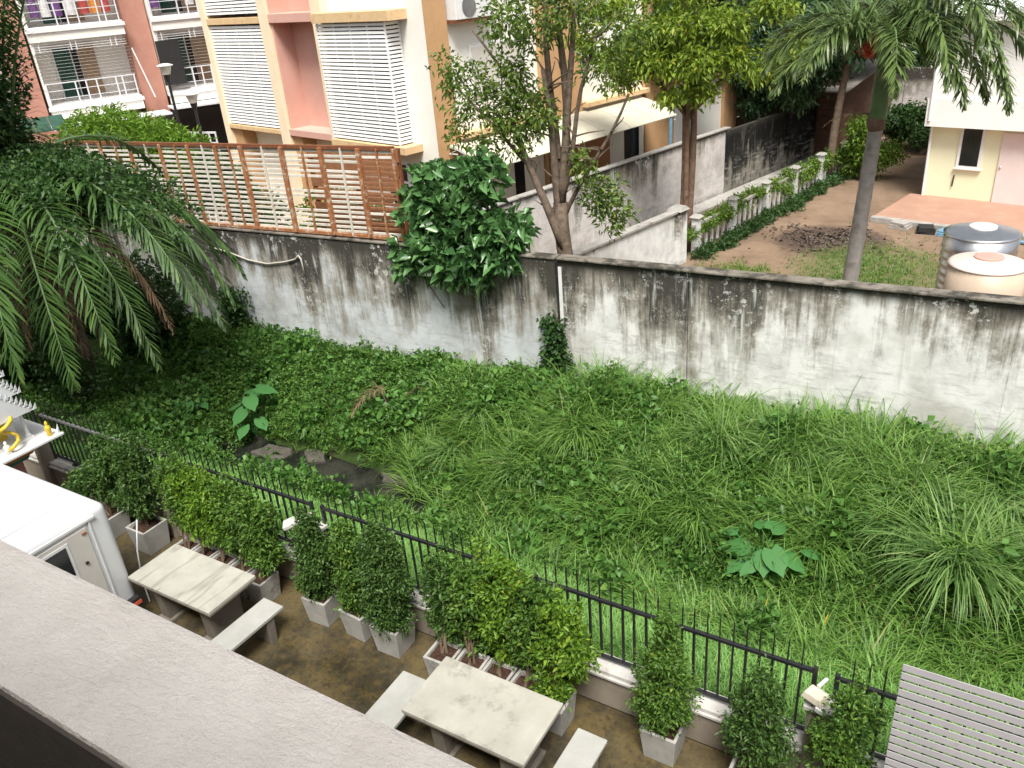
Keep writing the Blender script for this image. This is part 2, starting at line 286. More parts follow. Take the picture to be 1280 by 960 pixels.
class MB:
    def __init__(s): s.v = []; s.f = []
    def add(s, vs, fs):
        n = len(s.v); s.v += [tuple(q) for q in vs]; s.f += [tuple(i+n for i in f) for f in fs]; return s
    def box(s, a, b, mtx=None):
        x0, y0, z0 = a; x1, y1, z1 = b
        vs = [(x0,y0,z0),(x1,y0,z0),(x1,y1,z0),(x0,y1,z0),(x0,y0,z1),(x1,y0,z1),(x1,y1,z1),(x0,y1,z1)]
        if mtx is not None: vs = [mtx @ Vector(q) for q in vs]
        return s.add(vs, [(0,3,2,1),(4,5,6,7),(0,1,5,4),(1,2,6,5),(2,3,7,6),(3,0,4,7)])
    def bar(s, a, b, w, h=None, up=(0,0,1)):
        """square bar from a to b"""
        a, b = Vector(a), Vector(b); d = (b-a); L = d.length; d.normalize(); h = h or w
        upv = Vector(up)
        if abs(d.dot(upv)) > .95: upv = Vector((0,1,0))
        x = d.cross(upv).normalized(); z = x.cross(d)
        m = Matrix(((x.x,d.x,z.x,a.x),(x.y,d.y,z.y,a.y),(x.z,d.z,z.z,a.z),(0,0,0,1)))
        return s.box((-w/2,0,-h/2),(w/2,L,h/2),m)
    def tube(s, pts, rad, seg=8, caps=True):
        pts = [Vector(p) for p in pts]
        if not isinstance(rad, (list, tuple)): rad = [rad]*len(pts)
        n0 = len(s.v); ref = Vector((.13,.21,1)).normalized(); prev = None
        for i, p in enumerate(pts):
            d = (pts[min(i+1,len(pts)-1)]-pts[max(i-1,0)]).normalized()
            if prev is None:
                r = ref if abs(d.dot(ref)) < .9 else Vector((1,0,0)); x = d.cross(r).normalized()
            else: x = (prev-d*prev.dot(d)).normalized()
            prev = x; y = d.cross(x)
            for k in range(seg):
                t = 2*math.pi*k/seg; s.v.append(tuple(p+(x*math.cos(t)+y*math.sin(t))*rad[i]))
        for i in range(len(pts)-1):
            for k in range(seg):
                a = n0+i*seg+k; b = n0+i*seg+(k+1)%seg; s.f.append((a,b,b+seg,a+seg))
        if caps:
            s.f.append(tuple(n0+k for k in reversed(range(seg)))); s.f.append(tuple(n0+(len(pts)-1)*seg+k for k in range(seg)))
        return s
    def lathe(s, prof, c=(0,0,0), seg=24):
        n0 = len(s.v)
        for r, z in prof:
            for k in range(seg):
                t = 2*math.pi*k/seg; s.v.append((c[0]+r*math.cos(t), c[1]+r*math.sin(t), c[2]+z))
        for i in range(len(prof)-1):
            for k in range(seg):
                a = n0+i*seg+k; b = n0+i*seg+(k+1)%seg; s.f.append((a,b,b+seg,a+seg))
        s.f.append(tuple(n0+k for k in reversed(range(seg)))); s.f.append(tuple(n0+(len(prof)-1)*seg+k for k in range(seg)))
        return s
    def frustum(s, c, w0, d0, w1, d1, z0, z1):
        x, y = c
        vs = [(x-w0/2,y-d0/2,z0),(x+w0/2,y-d0/2,z0),(x+w0/2,y+d0/2,z0),(x-w0/2,y+d0/2,z0),(x-w1/2,y-d1/2,z1),(x+w1/2,y-d1/2,z1),(x+w1/2,y+d1/2,z1),(x-w1/2,y+d1/2,z1)]
        return s.add(vs, [(0,3,2,1),(4,5,6,7),(0,1,5,4),(1,2,6,5),(2,3,7,6),(3,0,4,7)])
    def mesh(s, name='mesh', bevel=0., seg=2):
        me = bpy.data.meshes.new(name); me.from_pydata(s.v, [], s.f); me.update()
        if bevel:
            bm = bmesh.new(); bm.from_mesh(me)
            bmesh.ops.bevel(bm, geom=[e for e in bm.edges if len(e.link_faces) == 2 and e.calc_face_angle(0) > .6], offset=bevel, segments=seg, affect='EDGES', profile=.6)
            bm.to_mesh(me); bm.free()
        return me
    def build(s, name, mat, parent=None, smooth=False, bevel=0., seg=2):
        return obj(name, s.mesh(name, bevel, seg), mat, parent, smooth)

def tag(o, label=None, cat=None, group=None, kind=None):
    for k, v in (('label', label), ('category', cat), ('group', group), ('kind', kind)):
        if v: o[k] = v
    return o
def thing(name, label, cat, loc=(0,0,0), rz=0., group=None):
    o = bpy.data.objects.new(name, None); o.empty_display_size = .2; C.objects.link(o); o.location = loc; o.rotation_euler = (0,0,rz)
    return tag(o, label, cat, group)
def link_copy(me, name, parent, loc, rot=(0,0,0), scale=(1,1,1)):
    o = bpy.data.objects.new(name, me); C.objects.link(o); o.parent = parent; o.location = loc; o.rotation_euler = rot; o.scale = scale; return o

def np_mesh(name, V, F):
    """V (n,3) float, F (m,k) int with k = 3 or 4"""
    me = bpy.data.meshes.new(name); V = np.asarray(V, np.float32); F = np.asarray(F, np.int32); k = F.shape[1]
    me.vertices.add(len(V)); me.vertices.foreach_set('co', V.ravel())
    me.loops.add(F.size); me.loops.foreach_set('vertex_index', F.ravel())
    me.polygons.add(len(F)); me.polygons.foreach_set('loop_start', np.arange(0, F.size, k, dtype=np.int32)); me.polygons.foreach_set('loop_total', np.full(len(F), k, np.int32))
    me.update(calc_edges=True); return me
def unit(a): return a/np.maximum(np.linalg.norm(a, axis=-1, keepdims=True), 1e-9)

def leaf_arrays(P, D, L, W, fold=.25, curl=.25):
    """rhombic leaves folded on the midrib: base P, direction D, length L, width W"""
    n = len(P); D = unit(D); r = unit(rng.normal(size=(n,3))); S = unit(np.cross(D, r)); U = np.cross(S, D)
    L = np.broadcast_to(L, n)[:,None]; W = np.broadcast_to(W, n)[:,None]
    up = np.where(U[:,2:3] < 0, -1., 1.); U = U*up
    mid = P+D*L*.45
    tip = P+D*L-np.array([0,0,1.])*L*curl
    a = mid+S*W*.5+U*W*fold; b = mid-S*W*.5+U*W*fold
    V = np.stack([P, a, tip, b], 1).reshape(-1,3); i = np.arange(n)[:,None]*4
    F = np.concatenate([i+np.array([[0,1,2]]), i+np.array([[0,2,3]])], 1).reshape(-1,3)
    return V, F
def tufts(clumps, per=9, spread=.10, leaf=(.05,.09), wid=.45, shell=.55, up=.25):
    """clumps: (cx,cy,cz, rx,ry,rz, n_tufts). Leaves sprout from twig tips spread through each clump, more of them near its skin."""
    Vs, Fs, n = [], [], 0
    for cx,cy,cz,rx,ry,rz,nt_ in clumps:
        d = unit(rng.normal(size=(nt_,3))); rad = shell+(1-shell)*rng.random((nt_,1))**.6; rad *= np.where(rng.random((nt_,1)) < .22, rng.random((nt_,1)), 1)
        # lumpy outline
        ph = rng.random(6)*6.28; lump = 1+.16*np.sin(3*d[:,:1]*2.2+ph[0])*np.sin(2.6*d[:,1:2]*2+ph[1])+.12*np.sin(7*d[:,2:]+ph[2]+4*d[:,:1])
        T = np.array([cx,cy,cz])+d*rad*lump*np.array([rx,ry,rz])
        T = np.repeat(T, per, 0); dd = np.repeat(d, per, 0); m = len(T)
        D = unit(dd*.55+rng.normal(size=(m,3))*.6+np.array([0,0,up]))
        P = T+rng.normal(size=(m,3))*spread*.5
        L = rng.uniform(leaf[0], leaf[1], m); V, F = leaf_arrays(P, D, L, L*wid*rng.uniform(.8,1.2,m))
        Vs.append(V); Fs.append(F+n); n += len(V)
    return np.concatenate(Vs), np.concatenate(Fs)
def foliage(name, clumps, mat, parent=None, **kw):
    V, F = tufts(clumps, **kw); return obj(name, np_mesh(name, V, F), mat, parent)

def blades(P, az, L, Wd, lean, droop, seg=3):
    """ribbon blades of grass: base P (n,3), azimuth, length, width, start lean from vertical, extra bend over the length"""
    n = len(P); H = np.stack([np.cos(az), np.sin(az), 0*az], 1); S = np.stack([-np.sin(az), np.cos(az), 0*az], 1)
    Z = np.array([0,0,1.]); cur = P.copy(); rows = []
    for k in range(seg+1):
        t = k/seg; wv = (Wd*(1-t**1.6))[:,None]
        if k < seg: rows += [cur-S*wv*.5, cur+S*wv*.5]
        else: rows += [cur]
        th = (lean+droop*(t+.5/seg))[:,None]
        cur = cur+(H*np.sin(th)+Z*np.cos(th))*(L/seg)[:,None]
    V = np.stack(rows, 1); m = V.shape[1]; V = V.reshape(-1,3); i = np.arange(n)[:,None]*m; F = []
    for k in range(seg-1):
        a = 2*k; F += [i+np.array([[a,a+1,a+3]]), i+np.array([[a,a+3,a+2]])]
    a = 2*(seg-1); F += [i+np.array([[a,a+1,a+2]])]
    return V, np.concatenate(F, 1).reshape(-1,3)
def sub(V, F, off): return V, F+off
def join(parts):
    Vs, Fs, n = [], [], 0
    for V, F in parts: Vs.append(V); Fs.append(F+n); n += len(V)
    return np.concatenate(Vs), np.concatenate(Fs)

# rotated frame of the plot behind the wall
A0 = R(-13.5); EX = Vector((math.cos(A0), math.sin(A0), 0)); EY = Vector((-math.sin(A0), math.cos(A0), 0))

# ================================================================== SETTING
tag(MB().box((-45,.62,-.3),(14,6.06,0)).build('terrace_floor', 'terrace'), kind='structure')
tag(MB().add([(-220,12.6,0),(220,12.6,0),(220,420,0),(-220,420,0)], [(0,1,2,3)]).build('yard_ground', 'yard'), kind='structure')

def smooth(t): t = np.clip(t, 0, 1); return t*t*(3-2*t)
def ground_z(x, y):
    x = np.asarray(x, float); y = np.asarray(y, float)
    k = smooth((x+9.6)/6.5)
    e = smooth((-13.3-x)/1.6); yb = 9.75-.9*k; zb = -1.10+.62*k+.55*e; half = .14*(1-k)+.10
    zn = .22; zw = np.interp(x, [-20,-16,-11,-7,0,5], [-.35,-.2,.05,.34,.62,.7])
    z = np.where(y < yb, zn+(zb-zn)*smooth((y-6.3)/(yb-half-6.3)), zb+(zw-zb)*np.clip((y-yb-half)/(12.5-yb-half), 0, 1)**.8)
    hump = smooth((y-yb-half)/1.2)*smooth((12.5-y)/.8)
    return z+.05*np.sin(x*2.3+y*1.7)*np.sin(y*2.9-x*.8)+hump*(.20+.22*np.sin(x*1.05+1.1)*np.cos(y*1.3+x*.5)+.12*np.sin(x*2.4-y*1.4))
gx = np.arange(-40, 12.01, .2); gy = np.linspace(6.3, 12.56, 34)
XX, YY = np.meshgrid(gx, gy, indexing='ij'); ZZ = ground_z(XX, YY)
V = np.stack([XX, YY, ZZ], -1).reshape(-1,3); ny = len(gy); i, j = np.meshgrid(np.arange(len(gx)-1), np.arange(ny-1), indexing='ij'); a = (i*ny+j).ravel()
tag(obj('canal_bank', np_mesh('canal_bank', V, np.stack([a, a+ny, a+ny+1, a+1], 1)), 'bank', smooth=True), kind='structure')
tag(MB().add([(-40,7.6,-1.01),(-4.5,7.6,-1.01),(-4.5,11.6,-1.01),(-40,11.6,-1.01)], [(0,1,2,3)]).build('stream_water', 'water'), kind='structure')

# ------------------------------------------------------------------ our own building: parapet under the lens, facade behind
ab = thing('apartment_building', 'beige rendered balcony parapet of the apartment building overlooking the terrace', 'building', (0,0,0))
MB().box((-9,.38,5.52),(4,.62,6.6)).build('parapet', 'parapet', ab, bevel=.012)
MB().box((-9,-1.2,5.4),(4,.62,5.518)).build('floor_slab', 'parapet_shade', ab)
MB().box((-9,.372,5.52),(4,.379,6.592)).build('parapet_shade_sheet', 'parapet_shade', ab)  # thin dark sheet painting the shade on the parapet's inner face
MB().box((-26,-1.6,0),(12,-1.2,10.4)).build('wall', 'facade', ab)  # unseen wall behind the camera, added to block sky light
MB().box((-26,-1.195,0),(12,.6,5.39)).build('lower_wall', 'facade', ab)

# ------------------------------------------------------------------ garden wall and fence
gw = thing('garden_wall', 'low beige garden wall with pale coping carrying the black fence', 'wall', (0,6.2,0))
MB().box((-26,-.13,0),(6,.1,.44)).build('wall_body', 'kerb_wall', gw)
MB().box((-26,-.165,.44),(6,.13,.475)).build('lower_coping', 'coping', gw, bevel=.006)
MB().box((-26,-.135,.475),(6,.12,.53)).build('coping', 'coping', gw, bevel=.008)
PIL = [-.76-3.26*k for k in range(7)]
for px in PIL:
    p = MB().box((px-.11,-.20,0),(px+.11,-.005,1.12)).build('pillar', 'kerb_wall', gw, bevel=.006)
    MB().box((px-.14,-.23,1.12),(px+.14,.02,1.17)).build('pillar_cap', 'coping', p, bevel=.008)
pk = MB().box((-.0115,-.0115,-.80),(.0115,.0115,.02)).box((-.0065,-.0065,.02),(.0065,.0065,.27)).add([(-.0065,-.0065,.27),(.0065,-.0065,.27),(.0065,.0065,.27),(-.0065,.0065,.27),(0,.0,.36)], [(0,1,4),(1,2,4),(2,3,4),(3,0,4)]).mesh('picket'); pk.materials.append(M['black_metal'])
where = ['to the right of the flood lamp beside the slatted screen', 'behind the cone shaped potted shrub', 'behind the row of soil filled pots and tall columnar shrubs', 'behind the round hedge like potted shrubs', 'behind the shrub beside the spirit house', 'beyond the spirit house', 'beyond the spirit house farther along the wall']
for k in range(7):
    xa = (5.0 if k == 0 else PIL[k-1]-.10); xb = PIL[k]+.10
    fp = thing('fence_panel', 'black spiked metal fence panel '+where[k], 'fence', ((xa+xb)/2, 6.2, 0), 0, 'black fence panels along the garden wall')
    h = (xa-xb)/2
    MB().box((-h,-.02,1.40),(h,.02,1.44)).build('top_rail', 'black_metal' if k < 4 else 'grey_rail', fp, bevel=.004)
    br = MB().box((-h,-.018,.60),(h,.018,.63)).build('bottom_rail', 'black_metal', fp)
    for s_ in (-1, 1): MB().box((s_*h-.022,-.022,.53),(s_*h+.022,.022,1.47)).build('post', 'black_metal', fp, bevel=.003)
    for q in np.linspace(-h*.62, h*.62, 3): MB().box((q-.05,-.03,.531),(q+.05,.03,.56)).box((q-.018,-.018,.56),(q+.018,.018,.60)).build('foot', 'black_metal', br)
    n = int(2*h/.132)
    for q in range(1, n):
        link_copy(pk, 'picket', fp, (-h+2*h*q/n+random.uniform(-.004,.004), .0, 1.40), (0, random.uniform(-.012,.012), random.uniform(-.3,.3)))

def flood(x, label, mat, rz, box):
    t = thing('flood_lamp', label, 'lamp', (x, 6.13, 1.17), rz)
    MB().tube([(0,0,0),(0,0,.10),(0,-.06,.16)], .014, 6).build('bracket', 'lamp_grey', t)
    if box:
        MB().frustum((0,-.12), .22, .17, .17, .13, 0.10, .17).build('housing', mat, t, bevel=.01)
        MB().box((-.035,-.06,.172),(-.005,.08,.20)).build('arm', 'white_trim', t, bevel=.003)
        MB().box((.06,-.22,.05),(.13,-.16,.10)).build('junction_box', 'white_trim', t, bevel=.004)
    else:
        m = Matrix.Rotation(R(18), 4, 'X')
        MB().box((-.09,-.36,.13),(.09,-.08,.19), m).build('housing', mat, t, bevel=.015)
        MB().box((-.075,-.34,.121),(.075,-.10,.129), m).build('glass', 'lamp_glass', t)
        MB().box((-.02,-.10,.15),(.02,.06,.18), m).build('arm', 'lamp_grey', t)
flood(PIL[0], 'boxy beige flood lamp on the wall pillar next to the slatted screen', 'lamp_beige', R(-22), True)
flood(PIL[2]-.05, 'long grey street style lamp head above the columnar potted shrub', 'lamp_grey', R(-48), False)

# ------------------------------------------------------------------ the big stained wall
bw = thing('boundary_wall', 'long rain streaked white boundary wall behind the overgrown canal bank', 'wall', (0,12.5,0))
def ztop(x): return float(np.interp(x, [-24,-17.2,-10.5,-6.94,.35,6], [2.48,2.60,2.80,2.86,2.98,3.05]))
cuts = [-26,-21.3,-16.6,-11.85,-6.97]
for x0, x1 in zip(cuts[:-1], cuts[1:]):
    MB().add([(x0,0,-.6),(x1-.012,0,-.6),(x1-.012,.18,-.6),(x0,.18,-.6),(x0,0,ztop(x0)),(x1-.012,0,ztop(x1)),(x1-.012,.18,ztop(x1)),(x0,.18,ztop(x0))], [(0,3,2,1),(4,5,6,7),(0,1,5,4),(1,2,6,5),(2,3,7,6),(3,0,4,7)]).build('panel', 'wall_left', bw, bevel=.01)
cuts = [-6.93,-4.45,-2.02,.36,3,6]
for x0, x1 in zip(cuts[:-1], cuts[1:]):
    MB().add([(x0,.04,-.6),(x1-.012,.04,-.6),(x1-.012,.22,-.6),(x0,.22,-.6),(x0,.04,ztop(x0)),(x1-.012,.04,ztop(x1)),(x1-.012,.22,ztop(x1)),(x0,.04+.18,ztop(x0))], [(0,3,2,1),(4,5,6,7),(0,1,5,4),(1,2,6,5),(2,3,7,6),(3,0,4,7)]).build('panel', 'wall_right', bw, bevel=.01)
for x0, x1 in ((-26,-6.97),(-6.93,6)):
    MB().bar((x0,.10,ztop(x0)+.025),(x1,.10,ztop(x1)+.018), .25, .036).build('coping', 'wall_coping', bw, bevel=.01)
MB().box((-6.962,.02,-.3),(-6.94,.039,2.80)).build('joint_gap', 'rubber', bw)
MB().box((-6.93,.0355,.2),(-6.86,.0397,2.72)).build('joint_strip', 'white_trim', bw)
for x0 in (-2.02, .36): MB().box((x0-.018,.036,-.3),(x0+.018,.0397,ztop(x0)-.01)).build('joint_strip', 'wall_right', bw)
# weathered pipe hanging on the wall
t = tag(MB().tube([(-16.4,12.46,2.22),(-15.8,12.46,2.16),(-15.1,12.46,2.02),(-14.5,12.46,1.99),(-13.9,12.46,2.1),(-13.55,12.46,2.2),(-13.42,12.45,2.3),(-13.36,12.45,2.22),(-13.36,12.47,1.80)], .02, 6).build('wall_pipe', 'pipe', smooth=True), 'pale sagging water pipe hanging on the stained wall below the lattice', 'pipe')

# ------------------------------------------------------------------ rusty lattice on top of the wall
lt = thing('lattice_screen', 'rusty steel lattice screen with flaking slats on top of the boundary wall', 'fence', (0,12.6,0))
posts = [-21.6,-20.75,-19.74,-18.55,-17.4,-16.4,-15.5,-14.64,-13.43,-12.3,-11.3,-10.43]
def ltop(x): return float(np.interp(x, [-21.6,-10.4], [4.50,4.70]))
def lbot(x): return ztop(x)+.10
MB().bar((posts[0],0,ltop(posts[0])),(posts[-1],0,ltop(posts[-1])), .07, .08).build('top_rail', 'rust_dark', lt, bevel=.006)
MB().bar((posts[0],0,lbot(posts[0])),(posts[-1],0,lbot(posts[-1])), .08, .07).build('bottom_rail', 'rust', lt, bevel=.006)
for i_, x in enumerate(posts):
    wpost = .085 if i_ in (7,8,9,10) else .06
    MB().bar((x,-.05,lbot(x)),(x+random.uniform(-.02,.02),-.05,ltop(x)), wpost).build('post', 'rust', lt, bevel=.005)
slat = MB().box((-.5,-.012,-.026),(.5,.012,.026)).mesh('slat', .003, 1); slat.materials.append(M['slat_old'])
slat2 = MB().box((-.5,-.012,-.026),(.5,.012,.026)).mesh('slat', .003, 1); slat2.materials.append(M['board_rust'])
for i_ in range(len(posts)-1):
    x0, x1 = posts[i_], posts[i_+1]; xm = (x0+x1)/2; n = 17
    MB().bar((xm,-.03,lbot(xm)),(xm+.02,-.03,ltop(xm)), .035).build('stile', 'slat_old' if i_ % 2 else 'rust', lt)
    for s_ in range(n):
        if random.random() < (.16 if i_ < 3 else .035): continue
        tt = (s_+.7)/(n+.4); za = lbot(x0)+(ltop(x0)-lbot(x0))*tt; zb = lbot(x1)+(ltop(x1)-lbot(x1))*tt
        if i_ == 2 and 4 < s_ < 9: continue
        link_copy(slat2 if (i_ == 10 and random.random() < .8) else slat, 'slat', lt, (xm, 0.01, (za+zb)/2+random.uniform(-.006,.006)), (random.uniform(-.12,.12), -math.atan2(zb-za, x1-x0)+random.uniform(-.012,.012), 0), (x1-x0+.02,1,1))
# brown boards standing behind its right end
bb = thing('board_partition', 'rust brown board partition standing behind the right end of the lattice', 'partition', (-12.1,13.45,0))
for q in range(13):
    MB().box((-1.5,-.012,.5+q*.31),(1.05,.012,.5+q*.31+.27), Matrix.Rotation(random.uniform(-.008,.008),4,'Y')).build('board', 'board_rust', bb)
for q in (-1.46,-.2,1.03): MB().box((q-.04,.013,0),(q+.04,.08,4.5)).build('post', 'rust_dark', bb)

# ================================================================== COLOURED BUILDING (local: x along the front, front face y = 0, y inwards)
cb = thing('shuttered_building', 'cream and pink apartment house with white slatted shutters and tan side wall', 'building', (-13.38,18,0), A0)
def cbx(name, mat, u0, u1, v0, v1, z0, z1, parent=None, bevel=0.):      # u to the left, v outwards
    return MB().box((-u1,-v1,z0),(-u0,-v0,z1)).build(name, mat, parent or cb, bevel=bevel)
HT = 10.6
cbx('front_wall', 'white_wall', 0, 4.06, -.3, 0, 0, HT)
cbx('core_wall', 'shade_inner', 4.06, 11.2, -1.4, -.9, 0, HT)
cbx('left_end_wall', 'pink', 11.2, 11.32, -9, .02, 0, HT)
for u0, u1, m in ((4.06,4.58,'cream'),(6.99,7.47,'cream'),(10.86,11.2,'cream')):
    cbx('column', m, u0, u1, -.3, .25, 0, HT, bevel=.01)
for z0, z1 in ((3.60,6.70),(6.95,HT-.2)):
    cbx('niche_back', 'pink', 4.582, 6.988, -.62, -.5, z0, z1)
    cbx('niche_side', 'pink', 6.90, 6.988, -.5, .15, z0, z1)
    cbx('niche_side', 'pink', 4.582, 4.66, -.5, .15, z0, z1)
for z0, z1 in ((3.40,3.60),(6.70,6.95)):
    s_ = cbx('niche_sill', 'pink', 4.585, 6.985, -.62, .22, z0, z1, bevel=.01)
    cbx('ledge', 'tan_ledge', .62, 4.055, .002, .62, z0-.02, z1-.02, bevel=.012)
    cbx('ledge', 'tan_ledge', 7.475, 10.855, -.6, .24, z0, z1-.06, bevel=.012)
cbx('ground_wall', 'cream_pale', 4.585, 6.985, -.6, -.4, 0, 3.395)
cbx('ground_wall', 'cream_pale', 7.475, 10.3, -.6, -.4, 0, 3.395)
cbx('ground_pier', 'tan', 10.3, 10.855, -.6, .1, 0, 3.395)
cbx('ground_pier', 'tan', 6.5, 6.985, -.4, .1, 0, 3.395)
cbx('ground_pier', 'tan', 3.5, 4.055, .002, .12, 0, 3.37)
def shutter(u0, u1, v, z0, z1, ret=None):
    n = int((z1-z0)/.096); g = None
    sh = cbx('shutter', 'shutter', u1-.03, u1, v-.04, v-.012, z0, z1)
    for u in np.linspace(u0, u1-.05, 5): cbx('shutter_stile', 'shutter', u, u+.05, v-.05, v-.014, z0, z1, sh)
    me = MB().box((-(u1-u0)/2,-.012,-.033),((u1-u0)/2,.012,.033)).mesh('slat'); me.materials.append(M['shutter'])
    for q in range(n):
        link_copy(me, 'slat', sh, (-(u0+u1)/2, -v, z0+(q+.5)*(z1-z0)/n), (R(-12)+random.uniform(-.03,.03), random.uniform(-.002,.002), 0))
    if ret:
        me2 = MB().box((-.012,-.5*ret,-.033),(.012,.5*ret,.033)).mesh('slat'); me2.materials.append(M['shutter'])
        for q in range(n): link_copy(me2, 'side_slat', sh, (-u0, -v+ret/2+.012, z0+(q+.5)*(z1-z0)/n), (0, R(-10), 0))
        cbx('corner_post', 'shutter', u0-.02, u0+.02, v-.03, v+.012, z0, z1, sh)
        cbx('corner_post', 'shutter', u0-.02, u0+.02, v-ret, v-ret+.03, z0, z1, sh)
shutter(.97, 4.05, .50, 3.60, 6.66, .48)
shutter(7.48, 10.85, .16, 3.56, 6.66)
shutter(7.48, 10.85, .16, 6.98, 10.0)
cbx('blind_shade_sheet', 'shade_inner', 1.05, 4.0, .003, .02, 3.65, 6.62)  # dark sheet painting the shade behind the shutter slats
# ground floor window on the white corner
wn = cbx('window', 'white_trim', 1.30, 2.35, .002, .06, 1.75, 3.05, bevel=.008)
for u0, u1, z0, z1 in ((1.40,1.80,2.50,2.95),(1.40,1.80,1.84,2.42),(1.86,2.27,1.84,2.95)): cbx('pane', 'dark_glass', u0, u1, .061, .068, z0, z1, wn)
# roof
cbx('roof_slab', 'cream', -.3, 11.5, -15.5, .4, HT, HT+.3)
# side wall, facing the alley (x = 0 outwards +x, y inwards)
def sd(name, mat, y0, y1, x0, x1, z0, z1, parent=None, bevel=0.): return MB().box((x0,y0,z0),(x1,y1,z1)).build(name, mat, parent or cb, bevel=bevel)
sd('side_wall', 'white_wall', .302, 15, -.35, -.12, 0, HT)
for y0, y1 in ((0.303,.75),(4.15,5.95),(9.2,10.9),(14.2,15.1)): sd('side_pier', 'tan', y0, y1, -.118, .012, 0, HT)
MB().box((.002,.0,.0),(.012,.301,HT)).build('corner_face', 'tan', cb)
sd('side_ledge', 'tan_ledge', .76, 4.14, -.115, .22, 3.62, 3.76, bevel=.01); sd('side_ledge', 'tan_ledge', 5.96, 9.19, -.115, .22, 3.62, 3.76, bevel=.01); sd('side_ledge', 'tan_ledge', 10.91, 14.1, -.115, .22, 3.62, 3.76, bevel=.01)
for y0, y1, z0, z1 in ((6.02,6.75,4.75,5.6),(7.6,8.6,4.75,5.6),(1.5,3.6,4.6,5.9),(11.4,12.6,4.7,5.7)):
    f = sd('window', 'white_trim', y0, y1, -.119, -.06, z0, z1, bevel=.006)
    sd('pane', 'dark_glass' if y0 != 1.5 else 'beige_panel', y0+.07, (y0+y1)/2-.02, -.0595, -.05, z0+.07, z1-.07, f); sd('pane', 'dark_glass' if y0 != 1.5 else 'beige_panel', (y0+y1)/2+.02, y1-.07, -.0595, -.05, z0+.07, z1-.07, f)
ac = sd('condenser', 'white_trim', .85, 2.1, -.11, .28, 6.55, 7.15, bevel=.02)
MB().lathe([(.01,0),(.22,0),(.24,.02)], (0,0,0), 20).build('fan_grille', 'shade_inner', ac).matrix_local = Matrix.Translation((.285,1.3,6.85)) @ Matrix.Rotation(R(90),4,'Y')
sd('bracket', 'rust_dark', .8, 2.15, -.11, .26, 6.48, 6.545)
# ground storey of the side: cream wall, doors
sd('ground_wall', 'cream_pale', .76, 4.14, -.118, -.05, 0, 3.3); sd('ground_wall', 'cream_pale', 5.96, 9.19, -.118, -.05, 0, 3.3)
sd('door', 'dark_glass', 2.85, 3.25, -.048, -.03, 0, 2.75); sd('door', 'brown_door', 4.3, 5.8, .014, .04, 0, 2.7); sd('door', 'brown_door', 6.1, 7.3, -.048, -.02, 0, 2.6); sd('door', 'dark_glass', 8.1, 8.9, -.048, -.03, 0, 2.6)
# awning over the alley door
aw = thing('alley_awning', 'cream sheet awning sloping over the alley beside the tan wall', 'awning', (-13.38,18,0), A0)
prof = [(.03,3.52),(.35,3.47),(.75,3.36),(1.15,3.21),(1.5,3.02)]
for q in range(7):
    y0 = .35+q*1.22; mb = MB()
    vs = [(x, y0, z) for x, z in prof]+[(x, y0+1.2, z) for x, z in prof]+[(x, y0, z-.02) for x, z in prof]+[(x, y0+1.2, z-.02) for x, z in prof]
    fs = []
    for e in range(4): fs += [(e,e+1,e+6,e+5),(10+e,15+e,16+e,11+e),(e,10+e,11+e,e+1),(5+e,6+e,16+e,15+e)]
    fs += [(0,5,15,10),(4,14,19,9)]
    mb.add(vs, fs).build('sheet', 'awning', aw)
for y0 in (.36, 4.0, 8.8):
    tr = MB()
    for (xa,za),(xb,zb) in zip(prof[:-1], prof[1:]): tr.bar((xa,y0,za-.04),(xb,y0,zb-.04), .025); tr.bar((xa,y0,za-.22),(xb,y0,zb-.16), .025); tr.bar((xa,y0,za-.22),(xb,y0,zb-.04), .015)
    tr.build('truss', 'white_trim', aw)

# ------------------------------------------------------------------ walls of the yard (local frame turned with the plot)
al = thing('alley_wall', 'tall streaked grey wall running back along the alley behind the trees', 'wall', (-11.34,18.22,0), A0)
for q in range(-2, 5): MB().box((-.08,q*2.1,0),(.08,q*2.1+2.085,2.2)).build('panel', 'alley_wall', al, bevel=.008)
for q in range(-2, 6): MB().box((-.02,q*2.1-.09,0),(.10,q*2.1+.06,2.203)).build('pilaster', 'alley_wall', al)
MB().box((-.11,-4.2,2.204),(.13,10.6,2.25)).build('coping', 'concrete', al, bevel=.008)
dw = thing('dark_wall', 'blackened concrete wall continuing behind the thin tree trunks', 'wall', (-8.85,28.35,0), A0)
for q in range(6): MB().box((-.08,q*2.1,0),(.08,q*2.1+2.08,2.15)).build('panel', 'dark_wall', dw, bevel=.008)
for q in range(7): MB().box((-.02,q*2.1-.08,0),(.14,q*2.1+.05,2.2)).build('pilaster', 'dark_wall', dw)
MB().box((.16,-8,0),(.75,12,.10)).build('footing', 'concrete', dw, bevel=.01)
lw = thing('low_wall', 'low white stained wall with capped end pillar beside the yard', 'wall', (-8.82,16.28,0), A0)
MB().box((-.07,-3.3,0),(.07,4.5,1.45)).build('wall_body', 'low_wall', lw, bevel=.008)
MB().box((-.13,-3.3,1.451),(.13,4.5,1.52)).build('coping', 'concrete', lw, bevel=.012)
MB().box((-.05,1.0,0),(.1,1.18,1.44)).build('pilaster', 'low_wall', lw)
p = MB().box((-.17,4.5,0),(.17,4.86,1.50)).build('end_pillar', 'low_wall', lw, bevel=.01)
MB().frustum((0,4.68), .46, .46, .30, .30, 1.501, 1.60).build('pillar_cap', 'concrete', p, bevel=.01)
